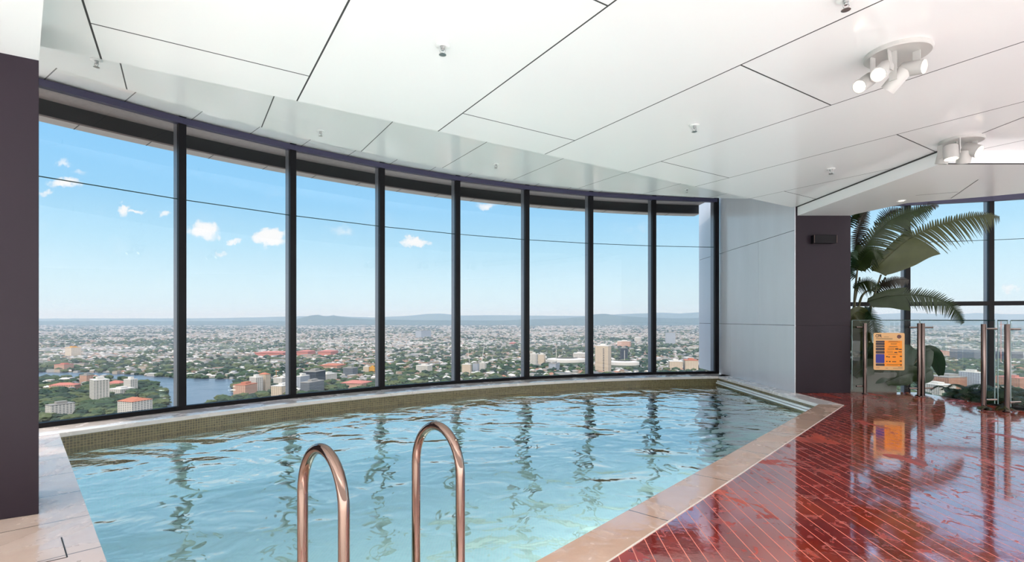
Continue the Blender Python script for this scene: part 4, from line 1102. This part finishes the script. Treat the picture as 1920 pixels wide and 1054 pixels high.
def sillrow(px):
    xs_ = [77, 340, 548, 715, 857, 987, 1107, 1225, 1330, 1340, 1590, 1600, 1750, 1920]
    ys_ = [805, 770, 747, 730, 719, 710, 705, 702, 700, 620, 620, 735, 740, 770]
    return float(np.interp(px, xs_, ys_))
houses = []; trees = []
CELLS = set()
def scatter(n, kind):
    out = []; tries = 0
    while len(out) < n and tries < n*12:
        tries += 1
        px = rnd.uniform(-40, 1985); v = rnd.random()
        py = 607+(800-607)*v**(1.15 if rnd.random() < .4 else 2.0)
        if py > sillrow(px)+14: continue
        if 1345 < px < 1585: continue
        if inside(px, py, RIV): continue
        g = G(px, py); q = mn.noise(Vector((g.x*.0011, g.y*.0011, 3.3))); q2 = mn.noise(Vector((g.x*.0045, g.y*.0045, 9.1)))
        dens = q+q2*.6
        if kind == 'h' and dens < -.22+rnd.uniform(-.15, .15): continue
        if kind == 't' and dens > .12+rnd.uniform(-.25, .45): continue
        if 1 and kind == 'h' and 77 < px < 330 and py > 712 and rnd.random() < .35: continue
        # a few clear parks
        if kind == 'h' and ((390 < px < 480 and 668 < py < 690) or (785 < px < 835 and 700 < py < 716) or (1000 < px < 1090 and 655 < py < 664)): continue
        if g.y < 5200:
            ci, cj = int(g.x//17), int(g.y//17)
            if any((ci+a, cj+b) in CELLS for a, b in ((0, 0), (1, 0), (-1, 0), (0, 1), (0, -1))): continue
            if any((g.x-f[0])**2+(g.y-f[1])**2 < f[2]**2 for f in FOOT): continue
            CELLS.add((ci, cj))
        out.append((g.y, g.x, px, py, q))
    out.sort(); return out
ts = scatter(15000, 't'); hs = scatter(80000, 'h')
def nearest(lst, n):
    keep = [h for h in lst if 82 < h[2] < 1310 and h[3] < sillrow(h[2])-2 or (1700 < h[2] < 1915 and h[3] < 735)]
    keep.sort(key=lambda h: h[0]); return keep[:n]
near_h = nearest(hs, 300); near_t = nearest(ts, 300); sh, st_ = set(near_h), set(near_t)
KINDS = [(HM[4], HM[0]), (HM[6], HM[1]), (HM[4], HM[3]), (HM[6], HM[2]), (HM[4], HM[5]), (HM[6], HM[0])]
protos = []
for k, (mw, mr) in enumerate(KINDS):
    for fl in (0, 1):
        v, f, sl_ = house_geo(13, 19 if fl == 0 else 24, 5.5 if not fl else 8, 3.2, fl)
        me = bpy.data.meshes.new('house'); me.from_pydata(v, [], f); me.materials.append(mw); me.materials.append(mr)
        me.polygons.foreach_set('material_index', sl_); me.update(); protos.append(me)
HN = ['white roofed', 'pale grey roofed', 'terracotta roofed', 'grey roofed', 'brown roofed', 'white roofed']
def where(px, py=0):
    if px < 330 and py > 745: return ('', 'lowest in the far left window')
    if px < 330 and py > 722: return ('', 'on the near half of the river point')
    if px < 330 and py > 704: return ('', 'along the river shore at far left')
    if px < 330: return ('', 'beyond the river at far left')
    if px < 545 and py > 736: return ('', 'on the shore low in the second window')
    if px < 330: return ('peninsula and river bank', 'through the far left window')
    if px < 545: return ('river bank', 'through the second window from the left')
    if px < 712: return ('', 'through the third window from the left')
    if px < 860: return ('', 'through the fourth window from the left')
    if px < 990: return ('', 'through the fifth window from the left')
    if px < 1340: return ('', 'through the windows left of the grey wall')
    return ('', 'through the windows right of the dark column')
for (y, x, px, py, q) in near_h:
    k = rnd.choice([0, 0, 1, 1, 2, 3, 4, 5]); fl = rnd.random() < .35
    o = bpy.data.objects.new('house', protos[k*2+fl]); COL.objects.link(o)
    o.location = (x, y, GZ); o.rotation_euler = (0, 0, rnd.uniform(0, 3.14)); s = rnd.uniform(.7, 1.3); o.scale = (s, s*rnd.uniform(.8, 1.3), rnd.uniform(.8, 1.5))
    kd = HN[k]+(' flat topped block' if fl else ' house'); wv = where(px, py)[1]
    tag(o, 'small %s seen %s' % (kd, wv), 'house', 'small %ss seen %s' % (kd, wv))
def mass(lst, skip, name, label, cat):
    V, Fc, MI = [], [], []
    for h in lst:
        if h in skip: continue
        y, x, px, py, q = h
        big = rnd.random() < .06
        w_, l_ = rnd.uniform(8, 15), rnd.uniform(12, 22)
        if big: w_, l_ = rnd.uniform(20, 40), rnd.uniform(30, 70)
        fs = 1+max(0, (y-4500)/12000)
        v, f, s_ = house_geo(w_*fs, l_*fs, rnd.uniform(4, 8) if not big else rnd.uniform(7, 16), 3, big or rnd.random() < .3)
        a = rnd.uniform(0, 3.14); ca, sa = math.cos(a), math.sin(a); b0 = len(V)
        V += [(x+ca*p[0]-sa*p[1], y+sa*p[0]+ca*p[1], GZ+p[2]) for p in v]; Fc += [tuple(i+b0 for i in q_) for q_ in f]
        rm_ = rnd.choices([0, 1, 2, 3, 5], [5, 5, 3, 1.3, 2])[0]; wm = rnd.choice([4, 6]); MI += [rm_ if z else wm for z in s_]
    me = bpy.data.meshes.new(name); me.from_pydata(V, [], Fc); me.polygons.foreach_set('material_index', MI); me.update()
    return tag(newobj(name, me, HM), label, cat, kind='stuff')
mass(hs, sh, 'suburban_houses', 'thousands of far suburban houses spreading to the hazy horizon', 'houses')
# trees
TM = [flatmat('tree_green', srgb(66, 88, 58)), flatmat('tree_dark_green', srgb(46, 66, 48)), flatmat('tree_olive', srgb(92, 104, 66))]
def blob(sub, seed):
    bm = bmesh.new(); bmesh.ops.create_icosphere(bm, subdivisions=sub, radius=1)
    for v in bm.verts:
        n = mn.noise(v.co*2.1+Vector((seed*7.1, 0, 0))); v.co *= 1+n*.45; v.co.z = v.co.z*.72+.62
    me = bpy.data.meshes.new('tree'); bm.to_mesh(me); bm.free(); return me
tp = []
for k in range(6): me = blob(3, k); me.materials.append(TM[k % 3]); tp.append(me)
TN = ['mid green', 'dark green', 'olive green']
for (y, x, px, py, q) in near_t:
    k = rnd.randrange(6); o = bpy.data.objects.new('tree', tp[k]); COL.objects.link(o); o.location = (x, y, GZ); s = rnd.uniform(8, 15); o.scale = (s*1.2, s*1.2, s*.85); o.rotation_euler = (0, 0, rnd.uniform(0, 6))
    wv = where(px, py)[1]
    tag(o, '%s tree crown seen %s' % (TN[k % 3], wv), 'tree', '%s trees seen %s' % (TN[k % 3], wv))
V, Fc, MI = [], [], []
bmq = bmesh.new(); bmesh.ops.create_icosphere(bmq, subdivisions=1, radius=1); bv = [v.co.copy() for v in bmq.verts]; bmq.verts.index_update(); bf = [tuple(v.index for v in f.verts) for f in bmq.faces]; bmq.free()
for h in ts:
    if h in st_: continue
    y, x, px, py, q = h; s = rnd.uniform(8, 16)*(1+max(0, (y-3500)/9000)); b0 = len(V); e = rnd.uniform(.7, 1.6)
    V += [(x+p.x*s*e*rnd.uniform(.8, 1.2), y+p.y*s, GZ+(p.z*.6+.5)*min(s, 20)*rnd.uniform(.8, 1.1)) for p in bv]; Fc += [tuple(i+b0 for i in f) for f in bf]; MI += [rnd.randrange(3)]*len(bf)
me = bpy.data.meshes.new('suburban_trees'); me.from_pydata(V, [], Fc); me.polygons.foreach_set('material_index', MI); me.update()
tag(newobj('suburban_trees', me, TM), 'far street and park trees between the suburban houses', 'trees', kind='stuff')

# cranes and masts
def crane(px, ytop, ybase, jib, m, label, lean=0):
    b = G(px, ybase); D = b.y; h = (ybase-ytop)/F*D; s = max(1.6, D/F*1.1); root = empty('tower_crane', b); tag(root, label, 'crane')
    bm = bmesh.new(); tube(bm, [(0, 0, 0), (lean*h*.15, 0, h)], s*.5, 4); fin(bm, 'mast', m, root)
    bm = bmesh.new(); top = Vector((lean*h*.15, 0, h*.93)); L = jib/F*D; tube(bm, [top+Vector((-L*.3, 0, 0 if not lean else -h*.02)), top, top+Vector((L, 0, abs(lean)*h*.5))], s*.35, 4); fin(bm, 'jib', m, root)
CW = flatmat('crane_white', srgb(235, 232, 225)); CR = flatmat('crane_red', srgb(240, 150, 130)); CO = flatmat('crane_orange', srgb(220, 150, 90))
crane(882, 664, 690, 0, CW, 'left white construction crane in the fifth window', -1)
crane(902, 650, 688, 0, CW, 'right white leaning construction crane in the fifth window', 1)
crane(518, 694, 712, 6, CO, 'small orange crane in the second window')
crane(1043, 655, 690, 0, CW, 'slim white mast before the stadium in the sixth window')
crane(1171, 657, 688, 0, CW, 'slim white mast before the dark grey tower')
crane(1877, 603, 682, 8, CR, 'tall pale red crane between the last two fence posts')

# ---- thin aerial haze over the land
HAZE = 1/9500
bm = bmesh.new(); box(bm, -70000, 70000, 700, 45000, GZ-3, 450)
m_, t_ = mat('aerial_haze'); vs_ = t_.node('ShaderNodeVolumeScatter'); vs_.inputs['Color'].default_value = (.27, .38, .50, 1); vs_.inputs['Density'].default_value = HAZE; vs_.inputs['Anisotropy'].default_value = .1
t_.l.new(vs_.outputs[0], t_.out.inputs['Volume'])
tag(fin(bm, 'aerial_haze', m_), 'thin blue haze over the distant suburbs', 'haze', kind='stuff')
